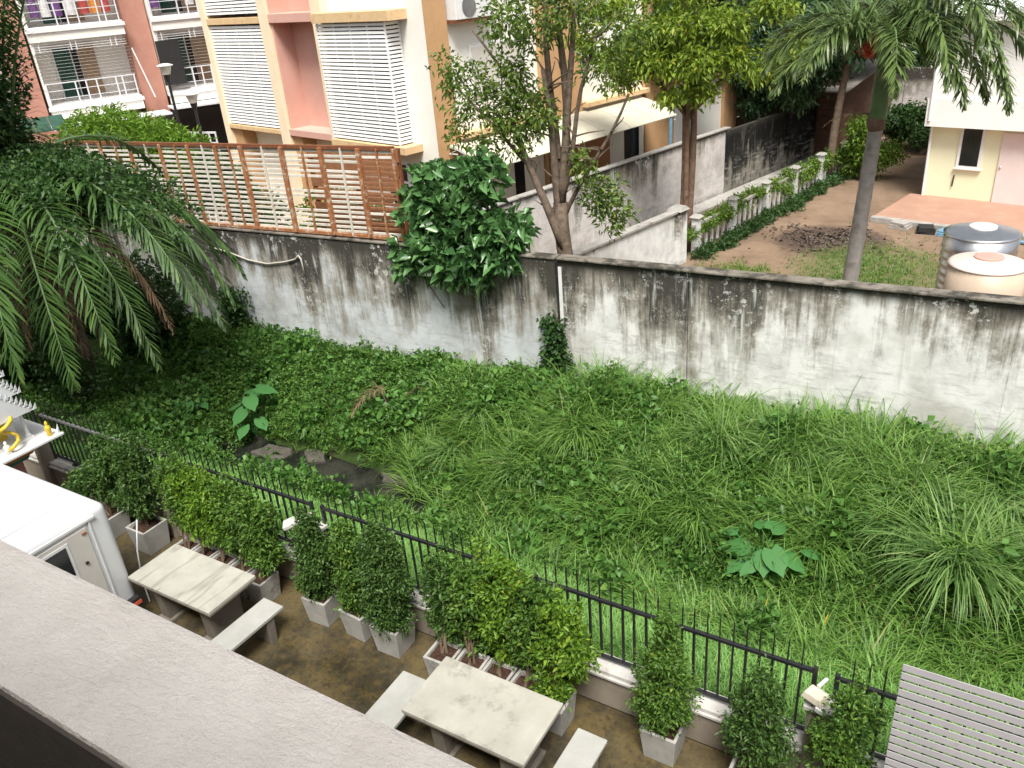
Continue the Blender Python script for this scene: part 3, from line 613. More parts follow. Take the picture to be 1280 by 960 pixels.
# baluster fence overgrown by a hedge
hf = thing('hedge_fence', 'low concrete post fence overgrown by a bright green hedge beside the dirt yard', 'fence', (-7.62,21.4,0), R(-10))
for q in range(6):
    y = .3+q*2.15; p = MB().box((-.10,y,0),(.10,y+.2,1.05)).build('post', 'low_wall', hf, bevel=.01)
    MB().frustum((0,y+.1), .32, .32, .18, .18, 1.051, 1.12).build('post_cap', 'concrete', p, bevel=.008)
for q in range(36):
    y = .6+q*.34; MB().box((-.03,y,.1),(.03,y+.07,.78)).build('baluster', 'low_wall', hf)
MB().box((-.05,.2,.79),(.05,12.6,.86)).build('hand_rail', 'concrete', hf)
cl = [(rng.normal(0,.10), .1+q*.30, .82+rng.normal(0,.12)-(.25 if q % 4 == 0 else 0), .22, .26, .17, 46) for q in range(42) if q % 7 != 1]
foliage('hedge', cl, 'lf_hedge', hf, per=8, leaf=(.06,.11), wid=.5)
cl = [(.35+rng.normal(0,.12), .1+q*.32, .10, .22, .24, rng.uniform(.08,.2), 34) for q in range(40)]
foliage('ground_foliage', cl, 'lf_vine', hf, per=8, leaf=(.08,.15), wid=.4, up=.5)
# ================================================================== RIGHT HOUSE
rh = thing('white_house', 'pale yellow house with white upper storey beyond the dirt yard', 'house', (-2.64,29.21,0), R(-12))
def hb(name, mat, a, b, parent=None, bevel=0.): return MB().box(a, b).build(name, mat, parent or rh, bevel=bevel)
hb('ground_wall', 'house_cream', (0,0,0), (9,8,2.33))
hb('upper_wall', 'house_white', (-.05,-.35,2.331), (9.2,8.2,5.45))
hb('belt_course', 'house_white', (-.09,-.40,2.331), (9.24,-.352,3.15))
for q in range(40): MB().tube([(-.4+q*.25,-.75,5.52),(-.4+q*.25,4,6.6)], .09, 6).build('roof_rib', 'roof_sheet', rh)
MB().add([(-.5,-.7,5.50),(9.8,-.7,5.50),(9.8,4,6.56),(-.5,4,6.56),(-.5,-.7,5.47),(9.8,-.7,5.47),(9.8,4,6.53),(-.5,4,6.53)], [(0,1,2,3),(7,6,5,4),(0,4,5,1),(1,5,6,2),(2,6,7,3),(3,7,4,0)]).build('roof', 'roof_sheet', rh)
wf = hb('window', 'white_trim', (.88,-.05,1.08), (1.58,-.002,2.32), bevel=.006); hb('pane', 'dark_glass', (.97,-.06,1.16), (1.49,-.051,2.26), wf)
d_ = hb('door', 'door_pink', (2.05,-.05,.05), (3.6,-.002,2.2), bevel=.006); MB().lathe([(.0,0),(.03,.0),(.035,.03),(.0,.05)], (0,0,0), 10).build('handle', 'steel', d_).matrix_local = Matrix.Translation((2.13,-.05,1.2)) @ Matrix.Rotation(R(90),4,'X')
hb('window', 'white_trim', (4.4,-.05,1.0), (5.6,-.002,2.1))
hb('window_sill', 'white_trim', (.84,-.10,1.04), (1.62,-.002,1.078)); hb('fascia', 'white_trim', (-.5,-.74,5.30), (9.8,-.70,5.49)); MB().tube([(.03,-.42,5.3),(.03,-.42,2.5),(.05,-.1,2.25),(.05,-.06,.1)], .04, 8).build('down_pipe', 'white_trim', rh)
hb('base_plinth', 'concrete', (-.02,-.025,0), (2.04,-.001,.12))
MB().tube([(.87,-.04,.5),(.89,-.05,.85)], .022, 6).build('drain_pipe', 'rubber', rh)
ts = thing('house_terrace', 'tan painted terrace slab in front of the pale yellow house', 'terrace', (-2.64,29.21,0), R(-12))
MB().box((-.35,-3.0,0),(9.3,-.003,.13)).build('slab', 'terrace_tan', ts, bevel=.01)
for q in range(11): MB().box((-.35+q*.88,-3.22,0),(-.35+q*.88+.84,-3.004,.16)).build('kerb_stone', 'concrete', ts, bevel=.012)
# clutter along the kerb
def clutter(name, label, cat, x, y, s, mat, rz):
    t = thing(name, label, cat, (x,y,0), rz)
    for q in range(3): MB().box((-s[0]/2+q*.02,-s[1]/2,q*s[2]/3),(s[0]/2-q*.03,s[1]/2-q*.02,(q+1)*s[2]/3-.004), Matrix.Rotation(random.uniform(-.12,.12),4,'Z')).build('layer', mat, t, bevel=.008)
clutter('slab_pile', 'small pile of grey concrete slabs at the terrace corner', 'rubble', -2.75, 25.75, (.55,.4,.20), 'concrete', R(-20))
clutter('folded_sheet', 'folded blue plastic sheet lying in front of the terrace kerb', 'sheet', -1.3, 25.35, (.9,.4,.14), 'cloth_blue', R(-14))
clutter('dark_crate', 'flat dark crate lying beside the slab pile', 'crate', -2.05, 25.5, (.5,.45,.2), 'rubber', R(8))
tag(MB().tube([(-1.0,25.5,.06),(-.2,25.2,.08),(.5,25.0,.06)], .045, 8).build('blue_pipe', 'cloth_blue'), 'pale blue pipe lying along the terrace kerb', 'pipe')

# tanks
def tank(name, label, x, y, prof, body, top, knob, rib):
    t = thing(name, label, 'water tank', (x,y,0))
    MB().box((-.62,-.62,0),(.62,.62,.80)).build('plinth', 'concrete', t, bevel=.02)
    MB().lathe(prof, (0,0,.80), 40).build('tank_body', body, t, smooth=True)
    r, z = prof[-1]
    MB().lathe([(r,z+.001),(r*1.03,z+.03),(r*.93,z+.05),(r*.55,z+.10),(.27,z+.125),(.05,z+.13)], (0,0,.80), 40).build('tank_top', top, t, smooth=True)
    MB().lathe([(.23,z+.115),(.23,z+.15),(.19,z+.165),(.02,z+.165)], (0,0,.80), 24).build('lid', knob, t)
ribs = [(.60,0)]+[(.60-(.012 if k % 2 else 0), .1+k*.08) for k in range(20)]+[(.60,1.75)]
tank('plastic_tank', 'tan plastic water tank with pale ribbed top behind the boundary wall', -.22, 15.45, [(.6,0),(.61,.6),(.61,1.2),(.6,1.72)], 'tank_tan', 'tank_lid', 'tank_knob', 0)
rs = [(.62,0)]
for k in range(11): rs += [(.62,.1+k*.15),(.635,.13+k*.15),(.62,.16+k*.15)]
tank('steel_tank', 'ribbed stainless steel water tank half hidden behind the plastic tank', -.42, 16.75, rs+[(.62,1.86)], 'steel', 'steel', 'white_trim', 1)

# ------------------------------------------------------------------ dark shed and house at the back of the lane
sh = thing('brown_shed', 'dark brown boarded shed with grey roof behind the black wall', 'shed', (-10.6,35.5,0), A0)
for q in range(11): MB().box((-1.6,-.02-.004*q,.1+q*.25),(4.3,.02,.1+q*.25+.24)).build('board', 'brown_wood', sh)
MB().box((-1.6,.03,0),(4.3,5,2.85)).build('shed_body', 'brown_wood', sh)
for q in range(7): MB().add([(-2.0+q*.98,-.7,2.62),(-2.0+q*.98+.96,-.7,2.62),(-2.0+q*.98+.96,5.2,3.7),(-2.0+q*.98,5.2,3.7),(-2.0+q*.98,-.7,2.57),(-2.0+q*.98+.96,-.7,2.57),(-2.0+q*.98+.96,5.2,3.65),(-2.0+q*.98,5.2,3.65)], [(0,1,2,3),(7,6,5,4),(0,4,5,1),(1,5,6,2),(2,6,7,3),(3,7,4,0)]).build('roof_sheet', 'old_roof', sh)
pw = thing('grey_gate_wall', 'pale grey wall at the far end of the lane behind the leaning trunk', 'wall', (-6.2,41,0), A0)
for q in range(5): MB().box((q*1.3,-.08,0),(q*1.3+1.27,.08,2.6)).build('panel', 'alley_wall', pw, bevel=.01)
dp = tag(MB().tube([(-10.45,27.2,0),(-10.42,27.25,3.1)], .06, 8).build('drain_pipe', 'cloth_blue'), 'pale blue downpipe standing behind the alley wall', 'pipe')
ln = thing('far_house', 'pale house half hidden by dark trees behind the shed', 'house', (-15,47,0), A0)
MB().box((-4,0,0),(9,8,5.2)).build('wall', 'white_wall', ln); MB().frustum((2.5,4), 15, 10, 11, 1, 5.2, 7.4).build('roof', 'old_roof', ln)
for q in range(4): MB().box((-3+q*3,-.05,2.6),(-1.7+q*3,-.002,4)).build('window', 'dark_glass', ln)

# ================================================================== TOWNHOUSE at far left (local x along front to the right, front y=0)
th = thing('townhouse', 'terracotta and white townhouse row with barred balconies', 'building', (-33.5,21.68,0), R(63))
def tb(name, mat, x0, x1, y0, y1, z0, z1, parent=None, bevel=0.): return MB().box((x0,y0,z0),(x1,y1,z1)).build(name, mat, parent or th, bevel=bevel)
tb('back_wall', 'white_wall', -9, 12, 1.45, 1.9, 0, 11.2)
for x0 in (-8.0,-2.75,1.95,6.6): 
    tb('pier', 'terracotta', x0, x0+.95, .1, 1.449, 0, 11.2)
for x0 in (-1.7, 2.95, -6.95):
    w_ = 3.55
    for z0 in (.75, 3.85, 6.75, 9.65):
        if z0 < 1: continue
        b_ = tb('balcony', 'white_trim', x0, x0+w_, -.35, 1.44, z0, z0+.22, bevel=.015)
        tb('balcony_front', 'white_wall', x0, x0+w_, -.35, -.2, z0-.32, z0-.002, b_, bevel=.012)
        tb('skirting', 'white_trim', x0-.06, x0+w_+.06, -.42, -.352, z0+.02, z0+.16, b_)
        rl = tb('top_bar', 'white_paint', x0+.05, x0+w_-.05, -.30, -.27, z0+1.02, z0+1.06, b_)
        for zz in (.45, .75): tb('mid_bar', 'white_paint', x0+.05, x0+w_-.05, -.29, -.275, z0+zz, z0+zz+.025, b_)
        for q in (.06, 1.15, 1.55, 1.95, 2.7, 2.95, 3.42): tb('upright', 'white_paint', x0+q, x0+q+.05, -.31, -.26, z0+.22, z0+1.05, b_)
        # burglar bars under the slab above
        gz = z0+2.22
        for q in range(5): tb('bar', 'white_trim', x0+.05, x0+w_-.05, -.28, -.262, gz+q*.09, gz+q*.09+.018, b_)
        for q in (.06,.25,1.4,1.6,2.9,3.1): tb('bar_upright', 'white_paint', x0+q, x0+q+.035, -.295, -.26, gz-.03, gz+.44, b_)
        for q in range(9): tb('wire', 'lamp_grey', x0, x0+w_, -.262, -.25, z0+1.1+q*.125, z0+1.108+q*.125, b_)
        # door and window at the back of the balcony
        wd = tb('window', 'white_trim', x0+.75, x0+2.45, 1.36, 1.448, z0+.22, z0+2.35)
        tb('pane', 'green_glass', x0+.82, x0+1.45, 1.345, 1.359, z0+.3, z0+2.28, wd); tb('pane', 'dark_glass', x0+1.5, x0+1.72, 1.345, 1.359, z0+.3, z0+2.28, wd)
        tb('curtain', 'curtain', x0+1.74, x0+2.4, 1.34, 1.359, z0+.3, z0+2.28, wd)
        tb('side_wall', 'white_wall', x0-.002, x0+.06, -.2, 1.44, z0+.22, z0+2.9)
for q, (x, m) in enumerate(((-1.2,'cloth_violet'),(-.8,'white_trim'),(-.4,'cloth_violet'),(.1,'white_trim'),(.6,'cloth_red'),(1.0,'orange'),(1.4,'cloth_red'),(3.3,'cloth_violet'),(4.2,'rubber'),(4.7,'white_trim'))):
    cl_ = thing('hanging_laundry', ['deep violet shirt', 'white towel', 'small violet cloth', 'pale shirt', 'red shirt', 'orange cloth', 'dark red trousers', 'violet towel', 'black shirt', 'white vest'][q]+' hung to dry on the upper townhouse balcony', 'laundry', (-33.5+math.cos(R(63))*x+math.sin(R(63))*.05, 21.68+math.sin(R(63))*x-math.cos(R(63))*.05, 7.15), R(63))
    hgt = random.uniform(.6,.95); mb = MB(); vs = []; fs = []
    for e in range(5):
        xx = -.18+e*.09; yy = .03*math.sin(e*1.9); vs += [(xx,yy,.15),(xx*.9,yy*1.3,.15+hgt)]
    for e in range(4): fs.append((2*e,2*e+2,2*e+3,2*e+1))
    c_ = mb.add(vs, fs).build('cloth', m, cl_); sm = c_.modifiers.new('thickness', 'SOLIDIFY'); sm.thickness = .012
    MB().tube([(-.2,.0,.16+hgt),(0,.0,.21+hgt),(.2,0,.16+hgt)], .01, 5).build('hanger', 'white_trim', cl_)
tb('porch_roof', 'roof_sheet', -1.9, 2.6, -1.9, -.36, 3.30, 3.36); tb('porch_roof', 'roof_sheet', 2.75, 7.2, -1.6, -.36, 3.42, 3.5)
tb('ground_wall', 'rubber', 2.2, 7, -.1, .09, 0, 3.2); tb('ground_wall', 'terracotta', -2.6, 2.19, -.1, .09, 0, 3.2)
for q in (-8.2, 7.2): tb('gutter_pipe', 'white_trim', q, q+.09, -.45, -.36, 0, 10)
MB().bar((1.93,-.36,5.9),(2.35,-.4,3.9), .05).build('stay', 'white_trim', th)
tag(MB().box((-.5,-.015,0),(.42,.015,1.75)).build('black_board', 'rubber'), 'black rectangular board fixed on the townhouse balcony', 'board').matrix_world = Matrix.Translation((-33.5+math.cos(R(63))*3.35+math.sin(R(63))*.5, 21.68+math.sin(R(63))*3.35-math.cos(R(63))*.5, 4.30)) @ Matrix.Rotation(R(63),4,'Z')
ga = thing('green_awning', 'small green sheet awning beside the townhouse', 'awning', (-30.2,17.0,0), R(63))
for q in range(4): MB().add([(-1+q*.5,0,4.2),(-.52+q*.5,0,4.2),(-.52+q*.5,-1.1,3.85),(-1+q*.5,-1.1,3.85),(-1+q*.5,0,4.16),(-.52+q*.5,0,4.16),(-.52+q*.5,-1.1,3.81),(-1+q*.5,-1.1,3.81)], [(0,3,2,1),(4,5,6,7),(0,1,5,4),(1,2,6,5),(2,3,7,6),(3,0,4,7)]).build('sheet', 'green_awning', ga)
for q in (-.95,.95): MB().bar((q,-1.05,0),(q,-1.05,3.82), .06).build('post', 'white_trim', ga)
wg = thing('white_gate', 'white barred gate beyond the lattice below the street lamps', 'gate', (-24.6,19.2,0), R(8))
for zz in (1.9,2.5,3.05,3.4): MB().box((-1.6,-.02,zz),(1.0,.02,zz+.06)).build('rail', 'white_paint', wg)
for q in range(10): MB().box((-1.6+q*.283,-.015,0),(-1.55+q*.283,.015,3.45)).build('bar', 'white_paint', wg)
for x, y, z, lab in ((-24.95,19.0,5.62,'taller black street lamp with pale cap in front of the townhouse'), (-23.95,19.0,4.72,'shorter black street lamp with milky glass next to the shuttered building')):
    s_ = thing('street_lamp', lab, 'lamp', (x,y,0), 0, 'street lamps by the townhouse')
    MB().tube([(0,0,0),(0,0,z-.45)], [.06,.045], 8).build('pole', 'black_metal', s_); MB().lathe([(.05,z-.5),(.10,z-.38),(.13,z-.28)], (0,0,0), 12).build('holder', 'black_metal', s_)
    MB().lathe([(.12,z-.279),(.20,z-.02)], (0,0,0), 14).build('glass', 'lamp_glass', s_); MB().lathe([(.26,z-.018),(.27,z+.01),(.12,z+.06),(.01,z+.07)], (0,0,0), 14).build('cap', 'white_trim', s_)

# ================================================================== TREES
def limb(mb, a, b, r0, r1, wob=.12, n=7, seg=7):
    a, b = Vector(a), Vector(b); L = (b-a).length; pts = []
    ph = [random.uniform(-1,1) for _ in range(4)]
    for k in range(n+1):
        t = k/n; s_ = math.sin(math.pi*t); pts.append(a.lerp(b,t)+Vector((ph[0]*math.sin(3*t+ph[1]*3),ph[2]*math.sin(3.4*t+ph[3]*3),.25*s_))*wob*L*.35*s_)
    mb.tube(pts, [r0+(r1-r0)*k/n for k in range(n+1)], seg); return pts
def twigs(mb, pts, n, L, r):
    for _ in range(n):
        p = random.choice(pts[2:]); d = Vector((random.gauss(0,1), random.gauss(0,1), random.uniform(-.1,1.0))).normalized()
        limb(mb, p, p+d*L*random.uniform(.5,1.1), r, r*.35, .3, 4, 5)

# tree with several stems by the low wall
t1 = thing('many_stemmed_tree', 'many stemmed brown tree with sparse green leaves behind the wall joint', 'tree', (-7.62,14.15,0))
mb = MB(); st = limb(mb, (0,0,0), (-.12,.1,3.4), .19, .15, .10); mb.build('trunk', 'bark', t1, smooth=True)
mb = MB(); ends = [(-1.0,-.1,5.0,.10),(-.35,.1,5.9,.10),(.0,.2,7.6,.10),(.35,.2,7.2,.09),(.75,.1,6.4,.06),(-.15,.3,8.4,.08),(1.2,.5,5.4,.05)]
start = [(-.05,0,2.5),(-.1,.05,3.0),(-.12,.1,3.35),(-.1,.1,3.3),(-.12,.1,3.35),(-.12,.1,3.35),(-.1,.1,3.0)]
for s_, e in zip(start, ends):
    pts = limb(mb, s_, e[:3], e[3], e[3]*.45, .12); twigs(mb, pts, 7, .8, .022)
limb(mb, (-.6,0,4.0), (-2.2,-.1,5.6), .045, .02, .15); limb(mb, (-.3,.1,5), (-1.9,.2,6.6), .045, .02, .15)
mb.build('branches', 'bark', t1, smooth=True)
cl = [(-1.9,-.1,5.5,.50,.5,.60,110),(-1.35,0,5.05,.42,.42,.40,80),(-.75,0,5.2,.55,.5,.55,150),(-.95,-.1,5.9,.40,.4,.50,90),(-.3,-.05,5.1,.30,.3,.30,45),(-2.35,0,5.9,.30,.3,.40,40),(-2.2,-.1,4.75,.30,.3,.22,30),
      (-.35,0,6.7,.5,.5,.55,130),(.3,.2,6.9,.5,.5,.4,80),(-1.2,.1,6.8,.5,.5,.4,80),(.8,.2,5.9,.4,.4,.35,55),(.75,.1,3.65,.42,.4,.42,90),(1.0,.1,3.25,.35,.35,.35,60),(.45,0,4.2,.22,.22,.2,30),(-1.7,-.1,4.5,.26,.26,.2,28),(1.2,.3,6.4,.6,.5,.45,90),(-.9,-.2,4.55,.30,.3,.2,30)]
cl = [(*c_[:6], int(c_[6]*.72)) for c_ in cl]
foliage('crown', cl, 'lf_tree', t1, per=8, leaf=(.08,.16), wid=.40, spread=.16, up=.0)

t2 = thing('yellow_green_tree', 'bushy yellow green tree with reddish trunk beyond the low white wall', 'tree', (-7.9,21.9,0))
mb = MB(); limb(mb, (-.05,0,0), (-.09,.1,4.3), .14, .10, .07); limb(mb, (.07,.03,0), (.13,.1,4.4), .12, .08, .09); limb(mb, (.0,-.07,0), (.03,-.05,3.9), .08, .06, .10); mb.build('trunk', 'bark_red', t2, smooth=True)
mb = MB()
for e in ((-1.3,-.3,5.2),(-.5,0,6.2),(.5,.2,6.1),(1.4,.1,5.1),(.1,-.6,5.4),(0,.5,6.8)): twigs(mb, limb(mb, (.02,.1,3.6+random.random()*.5), e, .09, .03, .12), 5, .8, .02)
mb.build('branches', 'bark_red', t2, smooth=True)
cl = [(2.4,-.1,5.5,.6,.5,.4,110),(2.2,.0,6.3,.7,.5,.5,130),(-2.9,-.1,5.7,.5,.5,.35,80),(-2.2,-.2,5.3,.55,.6,.45,120),(-1.9,-.3,4.75,.4,.4,.3,60),(1.95,-.1,4.9,.45,.5,.4,90),(-2.4,0,6.2,.7,.6,.5,130),(-1.5,-.3,5.15,.75,.7,.55,260),(-.6,-.6,5.2,.8,.7,.65,300),(.4,-.5,5.2,.8,.7,.6,280),(1.3,-.2,5.35,.65,.6,.5,180),(-1.0,-.3,5.95,.8,.7,.6,250),(.1,-.3,6.1,.9,.8,.6,280),(1.0,-.1,6.05,.7,.7,.6,200),(-.2,0,6.8,1.3,.9,.6,260),(.5,-.4,4.55,.5,.4,.35,110),(-.35,-.5,4.45,.35,.4,.3,70),(-1.9,-.2,6.6,.8,.8,.6,160)]
cl = [(a_+random.uniform(-.2,.2),b_,c_+random.uniform(-.15,.15),d_*.85,e_*.8,f_*.62,int(g_*.55)) for a_,b_,c_,d_,e_,f_,g_ in cl]
foliage('crown', cl, 'lf_yellow', t2, per=8, leaf=(.11,.20), wid=.42, spread=.22, up=-.1)

def tree(name, label, x, y, h, trunk_r, crown, mat, bark='bark_dark', lean=(0,0), leaf=(.14,.24), group=None, trunk_h=None):
    t = thing(name, label, 'tree', (x,y,0), 0, group); mb = MB(); th_ = trunk_h or h*.75
    pts = limb(mb, (0,0,0), (lean[0],lean[1],th_), trunk_r, trunk_r*.55, .06); mb.build('trunk', bark, t, smooth=True)
    mb = MB()
    for c in crown: limb(mb, pts[-2], (c[0],c[1],c[2]), trunk_r*.35, .02, .15, 5, 5)
    mb.build('branches', bark, t, smooth=True)
    foliage('crown', crown, mat, t, per=8, leaf=leaf, wid=.45, spread=.22, up=.0)
def ball(n, w, d, z0, z1, r, nt_):
    return [(random.uniform(-w,w), random.uniform(-d,d), random.uniform(z0,z1), r*random.uniform(.7,1.2), r*random.uniform(.7,1.2), r*random.uniform(.6,.95), nt_) for _ in range(n)]
BG = 'trees behind the yard'
tree('dark_tree', 'dark leafed tree with thin trunk in front of the black wall', -8.4, 33.0, 6, .10, ball(15,2.4,1.2,2.9,6.2,.95,170)+[(-.6,-.6,2.3,.6,.5,.5,80)], 'lf_dark', group=BG)
tree('dark_tree', 'dark tree with leaning grey trunk beside the hedge', -5.9, 31.0, 7, .16, ball(10,1.6,1.0,4.4,6.8,.9,150), 'lf_dark', 'bark', (.35,.3), group=BG, trunk_h=6)
tree('dark_tree', 'dark tree overhanging the shed roof from behind the alley wall', -11.6, 31.5, 6, .14, ball(14,2.0,1.0,2.7,6.6,.95,170), 'lf_dark', group=BG)
tree('dark_tree', 'broad dark tree rising directly behind the brown shed', -9.2, 42, 8, .2, ball(16,3.8,1.6,2.6,8.6,1.4,170), 'lf_dark', group=BG, leaf=(.2,.34))
tree('dark_tree', 'dense dark tree at the end of the lane left of the palm', -4.6, 44, 8, .2, ball(14,3.0,1.6,2.0,8.2,1.35,170), 'lf_dark', group=BG, leaf=(.2,.34))
tree('dark_tree', 'shadowy tree behind the upper storey of the white house', 1.5, 52, 9, .2, ball(14,4,2,3.0,9.5,1.6,150), 'lf_dark', group=BG, leaf=(.22,.36))
tree('dark_tree', 'tall dark tree behind the tan side of the shuttered building', -16, 50, 10, .25, ball(16,4.5,2,3.5,10,1.7,150), 'lf_dark', group=BG, leaf=(.22,.36))
tree('dark_tree', 'leafy dark tree filling the gap behind the yellow green tree', -10.2, 28.2, 6, .12, ball(13,1.9,.9,4.3,7.4,.85,150), 'lf_dark', group=BG)
tree('dark_tree', 'dark tree between the shed and the slender palm crown', -7.0, 35.5, 7, .14, ball(13,2.0,1.0,3.6,7.0,1.0,150), 'lf_dark', group=BG)
tree('small_bush_tree', 'yellowing small bush between the leaning trunk and the palm', -4.75, 31.6, 2, .05, ball(6,.7,.5,.5,1.9,.42,90), 'lf_hedge', group=BG, leaf=(.1,.18), trunk_h=1.2)
tree('small_bush_tree', 'dark low bush against the path beside the white house', -4.3, 36.5, 2, .05, ball(8,1.3,.6,.3,1.4,.55,110), 'lf_vine', group=BG, leaf=(.12,.2), trunk_h=.9)

# bushes behind the lattice
def bush(name, label, x, y, z, clumps, mat, leaf, per=8, wid=.45, group=None, stems=5, up=.2):
    t = thing(name, label, 'bush', (x,y,0), 0, group); mb = MB()
    for k in range(stems):
        c = random.choice(clumps); limb(mb, (random.uniform(-.1,.1),random.uniform(-.1,.1),z), (c[0],c[1],c[2]), .03, .01, .15, 5, 5)
    mb.build('stems', 'twig', t); foliage('leaves', clumps, mat, t, per=per, leaf=leaf, wid=wid, up=up); return t
bush('garden_bush', 'bright feathery bush showing above the left end of the lattice', -20.6, 14.2, 0, [(dx,0,4.35+dz,.75,.6,.55,200) for dx,dz in ((-2.2,.0),(-1.3,.12),(-.4,.1),(.5,.0),(1.2,-.12),(1.75,-.35))]+[(dx,0,3.3,.8,.6,.7,110) for dx in (-1.8,-.6,.6,1.6)], 'lf_shrub_bright', (.12,.24), wid=.22)
bush('garden_bush', 'green bush seen through the slats in the middle of the lattice', -17.6, 14.4, 0, [(dx,0,2.6+dz,.6,.5,.8,120) for dx,dz in ((-1.2,.4),(-.4,.7),(.4,.2),(1.2,-.2))], 'lf_vine', (.12,.22), wid=.35)
bush('garden_bush', 'low green bush seen through the slats near the shuttered corner', -14.5, 15.2, 0, [(dx,0,2.0+dz,.6,.5,.7,110) for dx,dz in ((-.8,.2),(0,.5),(.9,.1))], 'lf_shrub', (.10,.2), wid=.35)

for x_, y_, lab in ((-20.5,9.2,'dark undergrowth mound behind the trunk of the big palm'), (-19.6,11.3,'dark shrub between the big palm and the boundary wall'), (-22.5,7.6,'dark shrub on the bank beyond the spirit house'), (-18.2,7.4,'dark low growth at the foot of the big palm by the fence'), (-24,10.5,'farthest dark bush along the canal left of the palm'), (-17.6,11.6,'tall bush added as dark backing between the drooping fronds and the wall'), (-21.6,11.8,'leafy bush added as dark backing against the wall under the left end of the lattice')):  # bushes close to the wall are added to darken gaps behind the palm
    bush('bank_shrub', lab, x_, y_, float(ground_z(x_,y_)), [(random.uniform(-1,1), random.uniform(-.7,.7), float(ground_z(x_,y_))+random.uniform(.3,1.7), .7, .6, .5, 130) for _ in range(7)], 'lf_vine', (.10,.18), wid=.5, group='shrubs under the palm')
# glossy fig growing over the wall
fig = bush('fig_bush', 'glossy broad leafed bush spilling over the boundary wall', -8.75, 12.75, .1, [(-.55,-.15,3.65,.75,.55,.55,75),(.05,-.2,3.35,.85,.6,.65,95),(.55,-.1,3.15,.52,.5,.46,55),(-.25,-.1,4.15,.62,.5,.42,55),(.20,-.1,4.30,.42,.4,.35,36),(-1.1,-.1,3.55,.55,.45,.42,45),(-1.45,-.3,2.55,.42,.3,.40,38),(-.2,-.4,2.60,.60,.32,.42,55),(.45,-.35,2.7,.5,.3,.35,40),(-.7,-.4,2.9,.5,.3,.3,40),(.85,-.1,3.25,.30,.3,.24,16),(-1.0,0,4.15,.3,.3,.22,16)], 'lf_fig', (.18,.32), per=7, wid=.56, stems=9, up=.35)

# ------------------------------------------------------------------ palms
def frond(origin, az, elev, L, droop, nl=46, lf=.5, wid=.035, taper=.25, hang=.5, twist=0., plume=0.):
    """arching rachis with leaflets in two ranks; returns leaflets (V,F) and rachis tube points"""
    pts = []; p = np.array(origin, float); n = 26; th = elev
    for k in range(n+1):
        pts.append(p.copy()); a = az+twist*(k/n)
        p = p+np.array([math.cos(a)*math.cos(th), math.sin(a)*math.cos(th), math.sin(th)])*L/n
        th = elev-droop*((k+1)/n)**1.15
        th = max(th, -1.5)
    pts = np.array(pts); parts = []
    P, D, Ls = [], [], []
    for k in range(nl):
        t = .12+.87*k/(nl-1); i0 = min(int(t*n), n-1); q = pts[i0]+(pts[i0+1]-pts[i0])*(t*n-i0); tg = pts[i0+1]-pts[i0]; tg /= np.linalg.norm(tg)
        sd_ = np.cross(tg, [0,0,1.]); sd_ = sd_/np.linalg.norm(sd_) if np.linalg.norm(sd_) > .05 else np.array([-math.sin(az),math.cos(az),0]); upn = np.cross(sd_, tg)
        ln_ = lf*(math.sin(math.pi*min(1,(t*.86+.12)))**.6)*(1-.35*t)
        for s_ in (-1,1):
            d = sd_*s_*(1-.35*t)+tg*(.55+.5*t)+upn*(.25+plume*random.uniform(-.8,.8))+rng.normal(size=3)*.17
            P.append(q); D.append(d/np.linalg.norm(d)); Ls.append(ln_*random.uniform(.85,1.1))
    P, D, Ls = np.array(P), np.array(D), np.array(Ls); m = len(P)
    Z = np.array([0,0,1.]); S = unit(np.cross(D, Z)+1e-6); W = wid*np.ones((m,1)); Lc = Ls[:,None]
    a0, a1 = P-S*W*.3, P+S*W*.3; m1 = P+D*Lc*.45-Z*Lc*hang*.12; b0, b1 = m1-S*W*.5, m1+S*W*.5
    m2 = m1+unit(D-Z*hang*.7)*Lc*.33; c0, c1 = m2-S*W*.35, m2+S*W*.35; tp = m2+unit(D-Z*hang*1.6)*Lc*.25
    V = np.stack([a0,a1,b0,b1,c0,c1,tp],1).reshape(-1,3); i = np.arange(m)[:,None]*7
    F = np.concatenate([i+np.array([[0,1,3]]),i+np.array([[0,3,2]]),i+np.array([[2,3,5]]),i+np.array([[2,5,4]]),i+np.array([[4,5,6]])],1).reshape(-1,3)
    return V, F, pts
def add_frond(parent, mat, stem_mat, r=.022, **kw):
    V, F, pts = frond(**kw); fo = obj('frond', np_mesh('frond', V, F), mat, parent)
    MB().tube([tuple(q) for q in pts[::2]], [r*(1-.8*k/13) for k in range(14)], 6).build('rachis', stem_mat, fo, smooth=True); return pts

